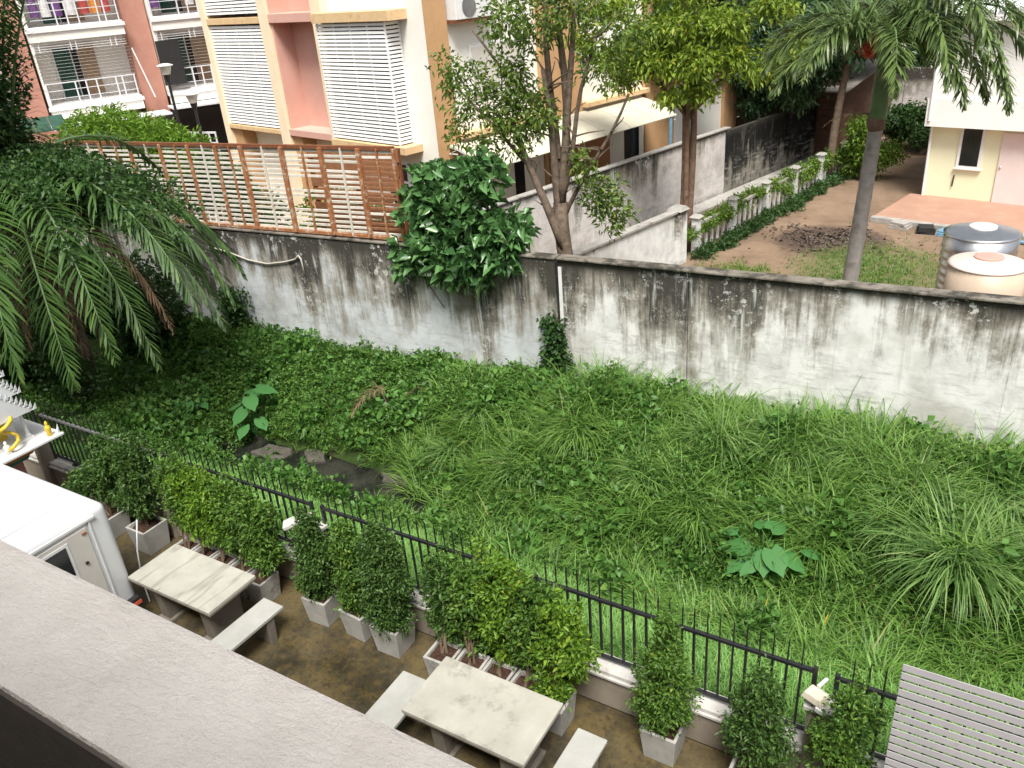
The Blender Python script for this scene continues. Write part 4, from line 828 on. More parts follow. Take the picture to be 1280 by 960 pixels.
# slender palm in the yard
sp = thing('slender_palm', 'slender grey trunked palm with arching feathery fronds in the dirt yard', 'palm tree', (-2.45,15.0,0))
mb = MB(); pts = []; rad = []
for k in range(45):
    t = k/44; pts.append((.05+.22*t, .0, 4.9*t)); rad.append(.15-.04*t+(.006 if k % 2 else 0))
mb.tube(pts, rad, 14).build('trunk', 'palm_trunk', sp, smooth=True)
MB().tube([(.27,0,4.88),(.27,0,4.98),(.28,0,5.2),(.275,0,5.7),(.265,0,6.2)], [.12,.135,.14,.115,.075], 14).build('crownshaft', 'crownshaft', sp, smooth=True)
MB().tube([(.27,0,4.78),(.26,0,4.90),(.27,0,5.02)], [.125,.15,.13], 12).build('dry_sheath', 'bark_red', sp, smooth=True)
top = (.265,0,6.15)
for az, el, L, dr, hang in ((2,42,3.0,2.15,.5),(14,30,2.9,1.9,.5),(-30,40,2.7,2.25,.6),(-55,48,2.6,2.5,.6),(-75,35,2.2,2.2,.6),(-42,62,2.8,2.55,.6),(192,34,2.2,1.85,.5),(208,18,2.1,1.6,.6),(176,45,2.3,2.0,.5),(120,45,2.6,1.9,.5),(70,50,2.6,1.9,.5),(240,40,2.2,2.1,.5),(-15,78,2.4,1.4,.4),(30,52,2.8,2.2,.5),(-12,18,2.5,1.8,.6),(30,12,2.3,1.7,.6),(-40,20,2.2,1.8,.6)):
    add_frond(sp, 'lf_palm_y', 'crownshaft', .026, origin=top, az=R(az), elev=R(el), L=L, droop=dr, nl=110, lf=.54, wid=.036, hang=hang, plume=1.3)
add_frond(sp, 'lf_dead', 'bark_red', .02, origin=(.27,0,5.0), az=R(195), elev=R(20), L=.9, droop=1.2, nl=14, lf=.16, wid=.02)
fr = [(.08+.06*rng.normal(), -.14+.04*rng.normal(), 6.1+.05*rng.normal(), .03,.03,.03,3) for _ in range(22)]
tag(foliage('fruit_cluster', fr, 'red_fruit', sp, per=5, leaf=(.04,.07), wid=.9), kind='stuff')

# vine covered palm at the left
bp_ = thing('vine_covered_palm', 'big dark palm draped in vines with drooping fronds at the canal', 'palm tree', (-16.6,8.6,-.6))
MB().tube([(0,0,0),(.05,.0,2),(0,.05,4),(0,0,5.6)], [.36,.33,.32,.26], 12).build('trunk', 'bark_dark', bp_, smooth=True)
ctr = (0,0,5.3); npts = []
spec = [(-40,12,4.6,1.8),(-20,15,4.8,1.75),(0,18,4.8,1.7),(20,8,4.5,1.6),(38,6,4.2,1.5),(52,4,3.7,1.5),(-60,12,4.4,1.8),(-80,15,4,1.9),(-30,-8,4.2,1.35),(-8,-5,4.4,1.35),(12,0,4.5,1.35),(30,-8,4.0,1.25),(-55,-10,4,1.35),(46,-8,3.5,1.25),(-100,15,4,1.8),(-130,60,4,1.2),(-110,75,4,.9),(-150,50,4,1.4),(180,45,3.6,1.5),(140,35,3.6,1.6),(100,30,3.6,1.6),(-70,68,3.6,1.7),(1,62,4.6,.45),(-14,68,4.4,.5),(13,74,4.6,.4),(-31,74,4.4,.4),(-123,82,4.6,.5)]
for az, el, L, dr in spec:
    pts = add_frond(bp_, 'lf_palm', 'crownshaft', .04, origin=ctr, az=R(az), elev=R(el), L=L*1.2, droop=dr, nl=70, lf=.88, wid=.048, hang=.65); npts.append((az, pts))
for az, el, L, dr in ((-22,-25,3.9,1.15),(-50,-30,3.4,1.1),(10,-12,4.4,1.25),(-8,-35,3.6,1.0),(34,-8,4.4,1.2),(24,-25,4.0,1.1)):
    add_frond(bp_, 'lf_dead', 'bark_red', .03, origin=(0,0,5.2), az=R(az), elev=R(el), L=L, droop=dr, nl=50, lf=.6, wid=.03, hang=.9)
vn = thing('climbing_vine', 'leafy vine smothering the crown of the big palm', 'vine', (-16.6,8.6,-.6))
cl = [(0,0,5.5,1.0,.9,.55,300),(-.8,-.3,5.4,1.0,.9,.8,300),(.5,.4,5.4,.9,.8,.5,260),(-.3,-.5,4.6,.7,.5,.7,120),(-1.2,-.2,6.4,.8,.8,.8,200),(-1.8,.2,5.0,.9,.9,.9,220),(.1,-.2,3.4,.5,.4,.9,90),(-.2,-.4,6.2,.6,.6,.6,140),(.2,0,6.3,.5,.5,.5,120),(.6,-.05,6.9,.45,.45,.5,90),(.95,-.05,7.6,.4,.4,.5,70),(1.25,-.05,8.3,.35,.35,.5,50),(.9,.2,5.4,.9,.8,.5,260),(1.2,.6,4.9,.7,.6,.5,170),(.2,-.5,2.3,.6,.5,.9,160),(.3,-.3,1.2,.7,.6,.7,160),(-.9,-.6,3.4,.6,.5,1.0,120)]
for az, pts in npts:
    if az in (-20,0,20,38,52,30,12):
        for k in range(3, 19, 2):
            q = pts[k]; cl.append((q[0],q[1],q[2]+.06,.36,.36,.28, 38 if k < 13 else 12))
foliage('leaves', cl, 'lf_vine', vn, per=8, leaf=(.07,.13), wid=.62, spread=.14)
mb = MB()
for k in range(10): limb(mb, (random.uniform(-.3,.3),random.uniform(-.3,.3),random.uniform(1,3)), (random.uniform(-1,1),random.uniform(-1,1),random.uniform(4.5,6)), .015, .008, .2, 6, 5)
mb.build('stems', 'twig', vn)
# ================================================================== CANAL BANK VEGETATION
def scatter(n, x0, x1, y0, y1): return rng.uniform(x0, x1, n), rng.uniform(y0, y1, n)
def grass_tufts(nt_, per, x0, x1, y0, y1, L, wd, keep=None, tuft_r=.10, lean=(.15,.75), droop=(.5,1.5)):
    x, y = scatter(nt_, x0, x1, y0, y1)
    if keep is not None: k = keep(x, y); x, y = x[k], y[k]
    # patchy vigour
    vig = .75+.5*(.5+.5*np.sin(x*1.9+np.sin(y*2.3)*1.3)*np.sin(y*2.1+x*.6))
    n = len(x)*per; tx, ty = np.repeat(x, per), np.repeat(y, per); tv = np.repeat(vig*rng.uniform(.75,1.25,len(x)), per)
    az = rng.uniform(0, 2*np.pi, n); r = tuft_r*rng.random(n)**.5
    px, py = tx+np.cos(az)*r, ty+np.sin(az)*r; py = np.clip(py, 6.36, 12.44)
    az = az+rng.normal(0,.5,n)
    # blades fall down the slope
    P = np.stack([px, py, ground_z(px, py)-.02], 1)
    Ls = rng.uniform(L[0], L[1], n)*tv
    return blades(P, az, Ls, rng.uniform(wd*.6, wd*1.3, n), rng.uniform(*lean, n), rng.uniform(*droop, n))
wet = lambda x, y: ground_z(x, y) > -.90
V, F = grass_tufts(4600, 15, -17, 3.5, 6.36, 8.6, (.18,.34), .016, lambda x, y: wet(x, y), .12)
tag(obj('short_grass', np_mesh('short_grass', V, F), 'lf_lawn'), 'soft pale green grass just outside the fence', 'grass', kind='stuff')
V, F = join([grass_tufts(1900, 24, -9, 3.8, 7.9, 12.4, (.32,.70), .026, lambda x, y: wet(x, y) & (rng.random(len(x)) < .25+.13*(x+9)), .15, (.1,.7), (.8,2.0)),
             grass_tufts(800, 24, -17, -8, 9.9, 12.4, (.28,.6), .020, wet, .14, (.1,.7), (.7,1.8)),
             grass_tufts(520, 22, -9, 3.5, 9.4, 12.4, (.55,.95), .028, None, .12, (.05,.5), (.8,2.0))])
tag(obj('rough_grass', np_mesh('rough_grass', V, F), 'lf_grass'), 'long tangled grass covering the canal bank', 'grass', kind='stuff')
# leafy creepers and weeds in mounds
cl = []
for _ in range(420):
    x = rng.uniform(-17.5, 2.5); y = rng.uniform(8.2, 12.35)
    if rng.random() > (1. if x < -4.6 else .60): continue
    z = float(ground_z(x, y))
    if z < -.86: continue
    r = rng.uniform(.22,.52); cl.append((x, y, z+.12, r, r*.9, rng.uniform(.16,.46), int(66*r/.3)))
for _ in range(170):      # thicker growth along the wall foot and round the palm
    if _ < 90: x = rng.uniform(-18, -7.5); y = rng.uniform(11.2, 12.3)
    else: x = rng.uniform(-18.5, -13.4); y = rng.uniform(6.9, 11.2)
    z = float(ground_z(x, y)); r = rng.uniform(.25,.5); cl.append((x, y, z+.16, r, r*.9, rng.uniform(.2,.42), int(75*r/.3)))
sel = rng.random(len(cl)) < .38; cb_ = [c for c, q in zip(cl, sel) if q]; cl = [c for c, q in zip(cl, sel) if not q]
V, F = tufts([(*c[:6], int(c[6]*.5)) for c in cb_], per=7, leaf=(.11,.20), wid=.6, up=.35, spread=.16)
tag(obj('broad_leaf_creeper', np_mesh('broad_leaf_creeper', V, F), 'lf_vine2'), 'light broad leafed creeper patches between the weeds', 'creeper', kind='stuff')
V, F = tufts(cl, per=8, leaf=(.06,.12), wid=.42, up=.3, spread=.12)
tag(obj('leafy_weeds', np_mesh('leafy_weeds', V, F), 'lf_weed'), 'mounds of leafy weeds and creepers on the canal bank', 'weeds', kind='stuff')

RG = 'tall reed clumps on the bank'
for x, y, n, L, lab in ((-3.5,11.35,330,1.0,'tall grass clump against the white wall under the middle joint'), (-4.6,11.2,260,.9,'tall arching grass clump below the streaked panel right of the wall vine'), (-2.35,11.5,340,1.05,'tall arching grass clump above the taro beside the wall foot'), (-1.3,11.6,260,.95,'tall grass clump under the wall with upright seed stalks'),
                        (.15,9.9,520,1.45,'largest arching reed clump with long pale blades down the slope'), (.5,11.5,320,1.1,'reed clump between the wall foot and the largest reed clump'), (-.5,10.9,260,1.0,'reed clump just uphill of the largest reed clump'), (1.5,10.6,380,1.3,'reed clump beyond the largest one towards the slatted screen'), (-5.9,10.9,220,.8,'dark grass clump below the wall vine'), (-8.1,11.2,200,.75,'grass clump below the overhanging fig leaves'), (-13.4,10.7,200,.7,'fine grass clump beside the taro at the stream'), (-9.6,11.4,180,.7,'grass clump under the long white patch of the wall')):
    t = thing('reed_clump', lab, 'grass', (x,y,float(ground_z(x,y))-.03), 0, RG)
    az = rng.uniform(0, 2*np.pi, n); r = .22*rng.random(n)**.5; P = np.stack([np.cos(az)*r, np.sin(az)*r, 0*az], 1); az = az+rng.normal(0,.45,n)
    az = np.where(rng.random(n) < .35, -np.pi/2+rng.normal(0,.8,n), az)
    V, F = blades(P, az, rng.uniform(.55,1.1,n)*L, rng.uniform(.018,.036,n), rng.uniform(.05,.6,n), rng.uniform(1.1,2.5,n), 5)
    obj('blades', np_mesh('blades', V, F), 'lf_reed', t)
    m = 5; P = np.stack([rng.normal(0,.1,m), rng.normal(0,.1,m), np.zeros(m)], 1)
    V, F = blades(P, rng.uniform(0,6.28,m), rng.uniform(.9,1.25,m)*L, np.full(m,.02), rng.uniform(0,.15,m), rng.uniform(.1,.4,m), 4)
    obj('stalks', np_mesh('stalks', V, F), 'lf_reed', t)

for k in range(15):
    x, y = (-8.3+k*.62+rng.normal(0,.15), 10.35+.55*math.sin(k*2.1)+rng.normal(0,.12)); n = 190; L = rng.uniform(.75,1.05)
    t = thing('grass_clump', 'arching long bladed grass clump on the middle of the canal bank', 'grass', (x,y,float(ground_z(x,y))-.03), 0, 'arching grass clumps on the bank')
    az = rng.uniform(0, 2*np.pi, n); r = .20*rng.random(n)**.5; P = np.stack([np.cos(az)*r, np.sin(az)*r, 0*az], 1); az = np.where(rng.random(n) < .4, -np.pi/2+rng.normal(0,.8,n), az+rng.normal(0,.45,n))
    V, F = blades(P, az, rng.uniform(.55,1.1,n)*L, rng.uniform(.018,.034,n), rng.uniform(.05,.6,n), rng.uniform(1.1,2.5,n), 5)
    obj('blades', np_mesh('blades', V, F), 'lf_grass' if k % 3 else 'lf_reed', t)
# taro plants, every leaf a part
def taro_leaf():
    vs = [(0,0,0)]; n = 14; fs = []
    for k in range(n+1):
        t = math.pi*(-1+2*k/n); rr = .5*(1-.18*math.cos(t)) if abs(t) < 2.7 else .36; y = math.sin(t)*rr*.62; x = math.cos(t)*rr*(.95 if abs(t) < 1.6 else .75)
        if abs(t) < .3: x = .53
        vs.append((x, y, -.10*(x*x+y*y*2.2)*2+.05*abs(y)))
    for k in range(n): fs.append((0,k+1,k+2))
    me = bpy.data.meshes.new('leaf'); me.from_pydata(vs, [], fs); me.materials.append(M['lf_taro']); me.polygons.foreach_set('use_smooth', [True]*len(fs)); return me
tl = taro_leaf()
def taro(label, x, y, leaves, sc):
    z = float(ground_z(x, y)); t = thing('taro_plant', label, 'plant', (x,y,z), 0, 'taro plants on the bank')
    for az, r, h, s_, tilt in leaves:
        e = Vector((math.cos(az)*r, math.sin(az)*r, h)); MB().tube([(0,0,0), (e.x*.35,e.y*.35,h*.7), tuple(e)], [.018,.014,.008], 5).build('stem', 'lf_taro', t)
        l_ = link_copy(tl, 'leaf', t, e, (random.uniform(-.25,.25), tilt, az), (s_*sc,)*3)
taro('broad leafed taro plant in the grass above the fence', -2.15, 9.35, [(R(a), r, h, s_, tl_) for a, r, h, s_, tl_ in ((170,.50,.50,.36,0.31),(195,.42,.42,.46,0.37),(215,.30,.45,.40,0.43),(250,.30,.36,.50,0.50),(285,.28,.42,.46,0.56),(310,.34,.50,.52,0.43),(340,.45,.46,.46,0.43),(5,.62,.50,.40,0.31),(70,.25,.65,.46,0.19),(110,.3,.6,.42,0.25),(235,.5,.3,.30,0.50))], 1.0)
taro('bright taro plant standing beside the stream', -13.25, 10.1, [(R(a), r, h, s_, tl_) for a, r, h, s_, tl_ in ((200,.35,.75,.50,0.43),(330,.30,1.0,.50,0.43),(270,.30,.70,.52,0.56),(30,.40,1.15,.56,0.31),(285,.42,.40,.42,0.56),(340,.5,.55,.42,0.50),(90,.2,1.0,.5,0.19))], 1.05)
taro('small dull taro leaves in the shade beside the stream', -14.6, 9.7, [(R(a), .35, .35, .42, .7) for a in (200,260,310,0,60)], .9)
for x, y, lab in ((-1.95,8.55,'single yellowed upright leaf in the grass below the taro'), (-1.2,8.6,'smaller yellowing leaf in the grass nearer the slatted screen')):
    n = 2; P = np.array([[x,y,ground_z(x,y)],[x+.03,y,ground_z(x,y)]]); V, F = blades(P, np.array([1.,4.]), np.array([.5,.35]), np.array([.07,.05]), np.array([.1,.2]), np.array([.3,.5]), 4)
    tag(obj('yellow_leaf', np_mesh('yellow_leaf', V, F), 'gold'), lab, 'leaf')

# vine on the wall joint and scruffy greenery against the wall
def wall_vine(label, x, z0, z1, w_, mat='lf_vine'):
    t = thing('wall_vine', label, 'vine', (x,12.44,z0)); n = int((z1-z0)/.17)
    cl = [(rng.normal(0,w_*.35), -.05, k*.17, w_*rng.uniform(.7,1.2), .10, .16, 34) for k in range(n)]
    foliage('leaves', cl, mat, t, per=7, leaf=(.06,.12), wid=.7); mb = MB(); limb(mb, (0,.03,-.3), (0,.03,z1-z0), .012, .006, .04, 8, 5); mb.build('stem', 'twig', t)
wall_vine('narrow green vine climbing the joint of the boundary wall', -6.95, .55, 1.85, .20)
wall_vine('pointed green vine climbing the wall foot beside the drooping palm', -15.9, -.45, 1.35, .45)
# dry branches on the bank
t = thing('dead_branches', 'dry brown branches tangled in the greenery below the wall', 'branches', (-10.2,11.2,float(ground_z(-10.2,11.2))))
for k in range(9): mb = MB(); limb(mb, (random.uniform(-.3,.3),random.uniform(-.2,.2),0), (random.uniform(-.9,.9),random.uniform(-.5,.2),random.uniform(.3,.95)), .022, .008, .2, 5, 5); mb.build('branch', 'bark_red', t)
V, F, pts = frond((0,0,.6), R(250), .3, 1.1, 1.4, 26, .3, .02); obj('dry_leaves', np_mesh('dry_leaves', V, F), 'lf_dead', t)
# slabs lying in the stream
for k, (x, y, rx, ry, rz, lab) in enumerate(((-12.35,9.7,.42,.26,.3,'flat grey slab of broken concrete half sunk in the stream'), (-11.4,9.95,.3,.2,-.2,'smaller muddy slab next to the sunk concrete in the stream'), (-9.3,9.95,.35,.14,.1,'narrow muddy slab where the stream vanishes under grass'))):
    mb = MB(); n = 9; vs = []; 
    for lay, (zz, sc) in enumerate(((-.25,1.05),(.05,1.0),(.08,.93))):
        for q in range(n): a_ = 6.283*q/n; jit = 1+.22*math.sin(q*2.7+k*2); vs.append((math.cos(a_)*rx*sc*jit, math.sin(a_)*ry*sc*jit, zz))
    fs = [tuple(2*n+q for q in range(n))]+[(l*n+q, l*n+(q+1)%n, (l+1)*n+(q+1)%n, (l+1)*n+q) for l in (0,1) for q in range(n)]
    o = tag(mb.add(vs, fs).build('stone_slab', 'slab_stone'), lab, 'slab', 'slabs in the stream'); o.location = (x,y,-1.03); o.rotation_euler = (.04*k-.05,.05,rz)

# thin yard lawn
x = rng.normal(-2.9,.9,1500); y = rng.normal(21.6,1.2,1500); n = len(x)*4; tx, ty = np.repeat(x,4)+rng.normal(0,.05,n), np.repeat(y,4)+rng.normal(0,.05,n)
V, F = blades(np.stack([tx,ty,0*tx],1), rng.uniform(0,6.28,n), rng.uniform(.06,.16,n), rng.uniform(.012,.02,n), rng.uniform(.1,.8,n), rng.uniform(.3,1.2,n), 2)
tag(obj('yard_grass', np_mesh('yard_grass', V, F), 'lf_shrub'), 'thin grass patch on the dirt yard', 'grass', kind='stuff')
x = rng.normal(-5.9,.45,500); y = rng.normal(20.2,.5,500); n = len(x)*5; tx, ty = np.repeat(x,5)+rng.normal(0,.04,n), np.repeat(y,5)+rng.normal(0,.04,n)
V, F = blades(np.stack([tx,ty,0*tx],1), rng.uniform(0,6.28,n), rng.uniform(.08,.22,n), rng.uniform(.012,.025,n), rng.uniform(.1,.8,n), rng.uniform(.3,1.2,n), 2)
tag(obj('weed_patch', np_mesh('weed_patch', V, F), 'lf_hedge'), 'low green weeds beside the low white wall end', 'weeds', kind='stuff')
# leaf mould heap
n = 700; P = np.stack([-4.5+.75*rng.normal(size=n), 24.2+.55*rng.normal(size=n), rng.uniform(.005,.03,n)], 1); P[:,1] += .35*np.sin(P[:,0]*3)
V, F = leaf_arrays(P, rng.normal(size=(n,3))*np.array([1,1,.3]), rng.uniform(.08,.2,n), rng.uniform(.04,.1,n)); tag(obj('leaf_litter', np_mesh('leaf_litter', V, F), 'bark_dark'), 'spread heap of dark dry leaves on the yard', 'leaves', kind='stuff')

# ================================================================== TERRACE FURNITURE
def table(tm, label, x0, x1, y0, y1):
    t = thing('stone_table', label, 'table', ((x0+x1)/2,(y0+y1)/2,0), R(random.uniform(-.6,.6)), 'terrace tables'); a, b = (x1-x0)/2, (y1-y0)/2
    MB().box((-a,-b,.70),(a,b,.75)).build('table_top', tm, t, bevel=.007); MB().box((-a+.015,-b+.015,.665),(a-.015,b-.015,.699)).build('top_rim', 'stone_edge', t)
    for s_ in (-1,1):
        l_ = MB().frustum((s_*a*.58,0), .16, b*1.25, .13, b*1.45, .06, .664).build('leg', 'stone_leg', t, bevel=.01); MB().box((s_*a*.58-.13,-b*.72,0),(s_*a*.58+.13,b*.72,.059)).build('foot', 'stone_leg', l_, bevel=.01)
    MB().box((-a*.5,-.04,.25),(a*.5,.04,.38)).build('stretcher', 'stone_leg', t)
table('stone_top2', 'cracked pale stone table beside the white van', -9.31, -7.72, 4.53, 5.32)
table('stone_top', 'clean pale stone table in front of the soil filled pots', -4.62, -3.13, 4.45, 5.29)
# cracks in the first table top: dark joints with a shape of their own
def bench(label, x, y0, y1, w_):
    t = thing('stone_bench', label, 'bench', (x,(y0+y1)/2,0), R(random.uniform(-1.5,1.5)), 'terrace benches'); b = (y1-y0)/2
    MB().box((-w_/2,-b,.405),(w_/2,b,.45)).build('seat', 'bench_top', t, bevel=.007)
    for s_ in (-1,1): MB().frustum((0,s_*b*.6), w_*.8, .10, w_*.9, .13, 0, .404).build('leg', 'stone_leg', t, bevel=.008)
bench('narrow grey bench at the end of the cracked table', -7.44, 4.15, 5.28, .36)
bench('pale bench between the clean table and the mossy floor', -4.94, 4.1, 5.11, .40)
bench('pale bench at the far end of the clean table beside the cone shaped shrub', -2.82, 4.1, 5.31, .34)

# ------------------------------------------------------------------ potted shrubs
def pot_mesh(w_, h):
    mb = MB(); a, b, c = w_*.41, w_*.5, w_*.5-.035
    def ring(r, z): return [(-r,-r,z),(r,-r,z),(r,r,z),(-r,r,z)]
    mb.add(ring(a,0)+ring(b,h)+ring(c,h)+ring(c*.97,h-.07), [(0,3,2,1)]+[(l*4+k, l*4+(k+1)%4, (l+1)*4+(k+1)%4, (l+1)*4+k) for l in range(3) for k in range(4)]+[(12,13,14,15)])
    return mb.mesh('pot', .008, 2)
PM = {}
def pot_shrub(label, x, y, w_, h, clumps, mat, leaf=(.035,.065), per=9, stem=True, dens=1., rz=0.):
    t = thing('potted_shrub', label, 'potted plant', (x,y,0), rz, 'potted shrubs along the garden wall'); k = (w_,h)
    if k not in PM: PM[k] = pot_mesh(w_,h); PM[k].materials.append(M['pot'])
    p = link_copy(PM[k], 'pot', t, (0,0,0)); c = w_*.5-.037; sb = MB(); g = 7; vs = []
    for i_ in range(g):
        for j_ in range(g): vs.append((-c+2*c*i_/(g-1), -c+2*c*j_/(g-1), h-.05+random.uniform(-.012,.014)))
    sb.add(vs, [(i_*g+j_, (i_+1)*g+j_, (i_+1)*g+j_+1, i_*g+j_+1) for i_ in range(g-1) for j_ in range(g-1)]).build('soil', 'soil', t)
    mb = MB()
    for q in range(4): cc = random.choice(clumps); limb(mb, (random.uniform(-.04,.04),random.uniform(-.04,.04),h-.08), (cc[0]*.8,cc[1]*.8,cc[2]), .016, .006, .15, 5, 5)
    mb.build('stem', 'twig', t)
    lob = []
    for c_ in clumps:           # break every mass into a core and uneven lobes, with a few long shoots
        n_ = int(c_[6]*dens); lob.append((*c_[:3], c_[3]*.86, c_[4]*.86, c_[5]*.9, int(n_*.6)))
        for _ in range(5):
            d_ = unit(rng.normal(size=3)); lob.append((c_[0]+d_[0]*c_[3]*.72, c_[1]+d_[1]*c_[4]*.6, c_[2]+d_[2]*c_[5]*.72, c_[3]*.38, c_[4]*.36, c_[5]*.42, int(n_*.10)+3))
    top_ = max(clumps, key=lambda q: q[2])
    for _ in range(7): lob.append((top_[0]+rng.normal(0,top_[3]*.5), top_[1]+rng.normal(0,top_[4]*.4), top_[2]+top_[5]*rng.uniform(.75,1.15), .03, .03, .10, 5))
    foliage('leaves', lob, mat, t, per=per, leaf=leaf, wid=.48, spread=.07, up=.3)
def column(h, H, r): return [(random.gauss(0,.02), random.gauss(0,.02), z, r*s_, r*s_, .20, int(150*s_)) for z, s_ in zip(np.linspace(h+.06, H-.12, 7), (.85,1.05,1.1,1.08,1.0,.85,.55))]
pot_shrub('narrow columnar shrub in a square pot under the long lamp', -7.0, 5.73, .40, .42, column(.42,1.60,.26), 'lf_shrub_dark', rz=R(3))
pot_shrub('thin leaning columnar shrub, middle one of the three columnar pots', -6.36, 5.75, .40, .42, column(.42,1.62,.24), 'lf_shrub', rz=R(-4))
pot_shrub('widest columnar shrub in a square pot, next to the soil filled pots', -5.80, 5.72, .42, .44, column(.44,1.78,.33), 'lf_shrub_dark', dens=1.2, rz=R(2))
# row of five pots behind the clean table
rowx = [-4.93,-4.55,-4.18,-3.80,-3.42]
rl = ['bushy shrub in the first pot of the soil filled row, next to the columnar pots', 'bright round shrub in the second pot of the soil filled row', 'tallest bright shrub in the middle pot of the soil filled row', 'spreading shrub in the fourth pot of the soil filled row', 'small yellow green shrub with drooping leaves in the last pot of the row']
rc0 = [(.0,.22,.66,.23,.13,.24,110)]
rc = [[(-.05,.16,1.25,.30,.22,.42,190),(-.1,.15,.95,.22,.2,.3,90)], [(.05,.14,1.50,.34,.26,.36,240),(-.1,.14,1.1,.27,.22,.32,130)], [(.05,.16,1.62,.33,.27,.33,240),(.0,.14,1.2,.3,.24,.35,160)], [(.05,.15,1.42,.34,.26,.36,220),(.05,.12,1.02,.32,.25,.3,150)], [(.10,.08,1.42,.20,.2,.26,95),(.02,.05,1.05,.24,.22,.28,90),(.28,.05,1.1,.24,.2,.22,70),(0,0,.62,.24,.22,.18,60)]]
for k in range(5): pot_shrub(rl[k], rowx[k], 5.60, .36, .40, [(c_[0],c_[1]+(.06 if k < 4 else 0),c_[2]-(.13 if k < 4 else 0),*c_[3:]) for c_ in rc[k]]+rc0, ('lf_shrub_dark','lf_shrub','lf_shrub_bright','lf_shrub','lf_shrub_bright')[k], (.045,.085), rz=R(random.uniform(-2,2)))
pot_shrub('cone shaped shrub in a white square pot in front of the open fence', -2.22, 5.80, .40, .42, [(0,0,.62,.34,.30,.22,170),(.02,0,.85,.38,.32,.25,210),(0,0,1.10,.30,.27,.25,160),(0,.02,1.35,.22,.2,.22,95),(.0,.03,1.58,.13,.13,.2,50)], 'lf_shrub')
pot_shrub('loose shrub left of the boxy flood lamp at the wall', -1.26, 5.72, .40, .42, [(0,0,.75,.36,.3,.28,190),(0,0,1.05,.32,.28,.28,170),(.03,0,1.36,.2,.2,.22,80)], 'lf_shrub_dark')
pot_shrub('dark shrub below the boxy flood lamp next to the slatted screen', -.52, 5.80, .40, .42, [(0,0,.8,.28,.25,.3,150),(.0,0,1.15,.30,.26,.3,160),(.08,0,1.48,.22,.2,.2,85)], 'lf_shrub')
# row of five pots behind the cracked table
gl = ['round shrub in the first pot behind the cracked table', 'brightest dome shaped shrub behind the cracked table, second pot', 'broad shrub in the middle pot behind the cracked table', 'fourth shrub behind the cracked table, leaning over the pot rims', 'last shrub behind the cracked table, above the bare grey pot']
for k in range(5):
    pot_shrub(gl[k], -9.60+k*.385, 5.63, .36, .40, [(-.05,.16,1.40-.04*k,.36,.28,.34,240),(.05,.12,1.02-.05*k,.34,.26,.32,190),(0,.20,.72,.28,.14,.22,100)], ('lf_shrub','lf_shrub_bright','lf_shrub_bright','lf_shrub','lf_shrub')[k], (.045,.08), rz=R(random.uniform(-2,2)))
pot_shrub('shrub in the lone grey pot with a white cord beside it', -10.60, 5.70, .44, .44, [(.05,.1,1.35,.36,.28,.45,240),(-.1,.0,.9,.4,.3,.3,190)], 'lf_shrub_dark', (.045,.08))
pot_shrub('dull dark shrub between the spirit house and the lone grey pot', -11.5, 5.68, .40, .40, [(0,.05,1.0,.45,.3,.35,230),(.25,.1,1.4,.35,.25,.3,140),(-.35,0,.8,.35,.3,.25,130)], 'lf_shrub_dark', (.05,.09))
tag(MB().tube([(-10.35,5.45,.75),(-10.3,5.35,.55),(-10.15,5.2,.42),(-9.8,4.95,.2),(-9.5,4.8,.03)], .012, 6).build('electric_cord', 'cord', smooth=True), 'white cord hanging from the lone grey pot to the floor', 'cord')

# ------------------------------------------------------------------ slatted screen
ls = thing('slatted_screen', 'grey slatted screen standing in front of the fence', 'screen', (-.13,5.55,0))
n = 27; me = MB().box((0,-.003,-.034),(2.4,.003,.034)).mesh('slat', .003, 1); me.materials.append(M['louvre'])
for q in range(n): link_copy(me, 'slat', ls, (0,0,.06+q*.0905), (R(-4)+random.uniform(-.015,.015), 0, 0))
for q in (.015, .8, 1.6, 2.37): MB().box((q-.012,.045,0),(q+.012,.075,2.36)).build('post', 'louvre', ls)

# ------------------------------------------------------------------ van
vn = thing('white_van', 'white van parked beside the cracked table', 'van', (-9.30,4.58,0))
def rbox(x0, x1, y0, y1, z0, z1, r, seg=4): return MB().box((x0,y0,z0),(x1,y1,z1)).mesh('body', r, seg)
obj('body', rbox(-3.9,0,-1.62,0,.32,1.95,.12,5), 'white_paint', vn, smooth=True)
rf = MB().box((-3.4,-1.35,1.9505),(-.45,-.45,1.965)).build('roof_panel', 'white_paint', vn, bevel=.006)
MB().box((-3.75,-1.55,1.90),(-.05,-1.50,1.962)).build('roof_gutter', 'white_trim', vn, bevel=.005)
dr = MB().box((.002,-1.45,.45),(.022,-.34,1.78)).build('rear_door', 'beige_panel', vn, bevel=.008)
for y0, y1, z0, z1 in ((-1.15,-.66,1.26,1.68),(-1.15,-.66,.80,1.18)): 
    f_w = MB().box((.0225,y0-.04,z0-.04),(.030,y1+.04,z1+.04)).build('window_frame', 'white_trim', dr, bevel=.003); MB().box((.0305,y0,z0),(.036,y1,z1)).build('pane', 'dark_glass', f_w)
MB().box((.0225,-.50,1.30),(.040,-.46,1.335)).build('latch', 'rubber', dr, bevel=.004); MB().box((.023,-.42,1.70),(.035,-.36,1.73)).build('hinge', 'rust', dr, bevel=.004)
MB().box((.003,-.30,.42),(.020,-.27,1.86)).build('corner_trim', 'white_trim', vn, bevel=.008); MB().box((.003,-1.5,1.83),(.03,-.20,1.87)).build('rain_gutter', 'white_trim', vn, bevel=.006)
MB().box((-.02,-1.6,.30),(.08,-.02,.44)).build('bumper', 'rubber', vn, bevel=.02)
for y0 in (-1.58,-.14): MB().box((.081,y0,.33),(.088,y0+.12,.39)).build('tail_light', 'red_fruit', vn, bevel=.006)
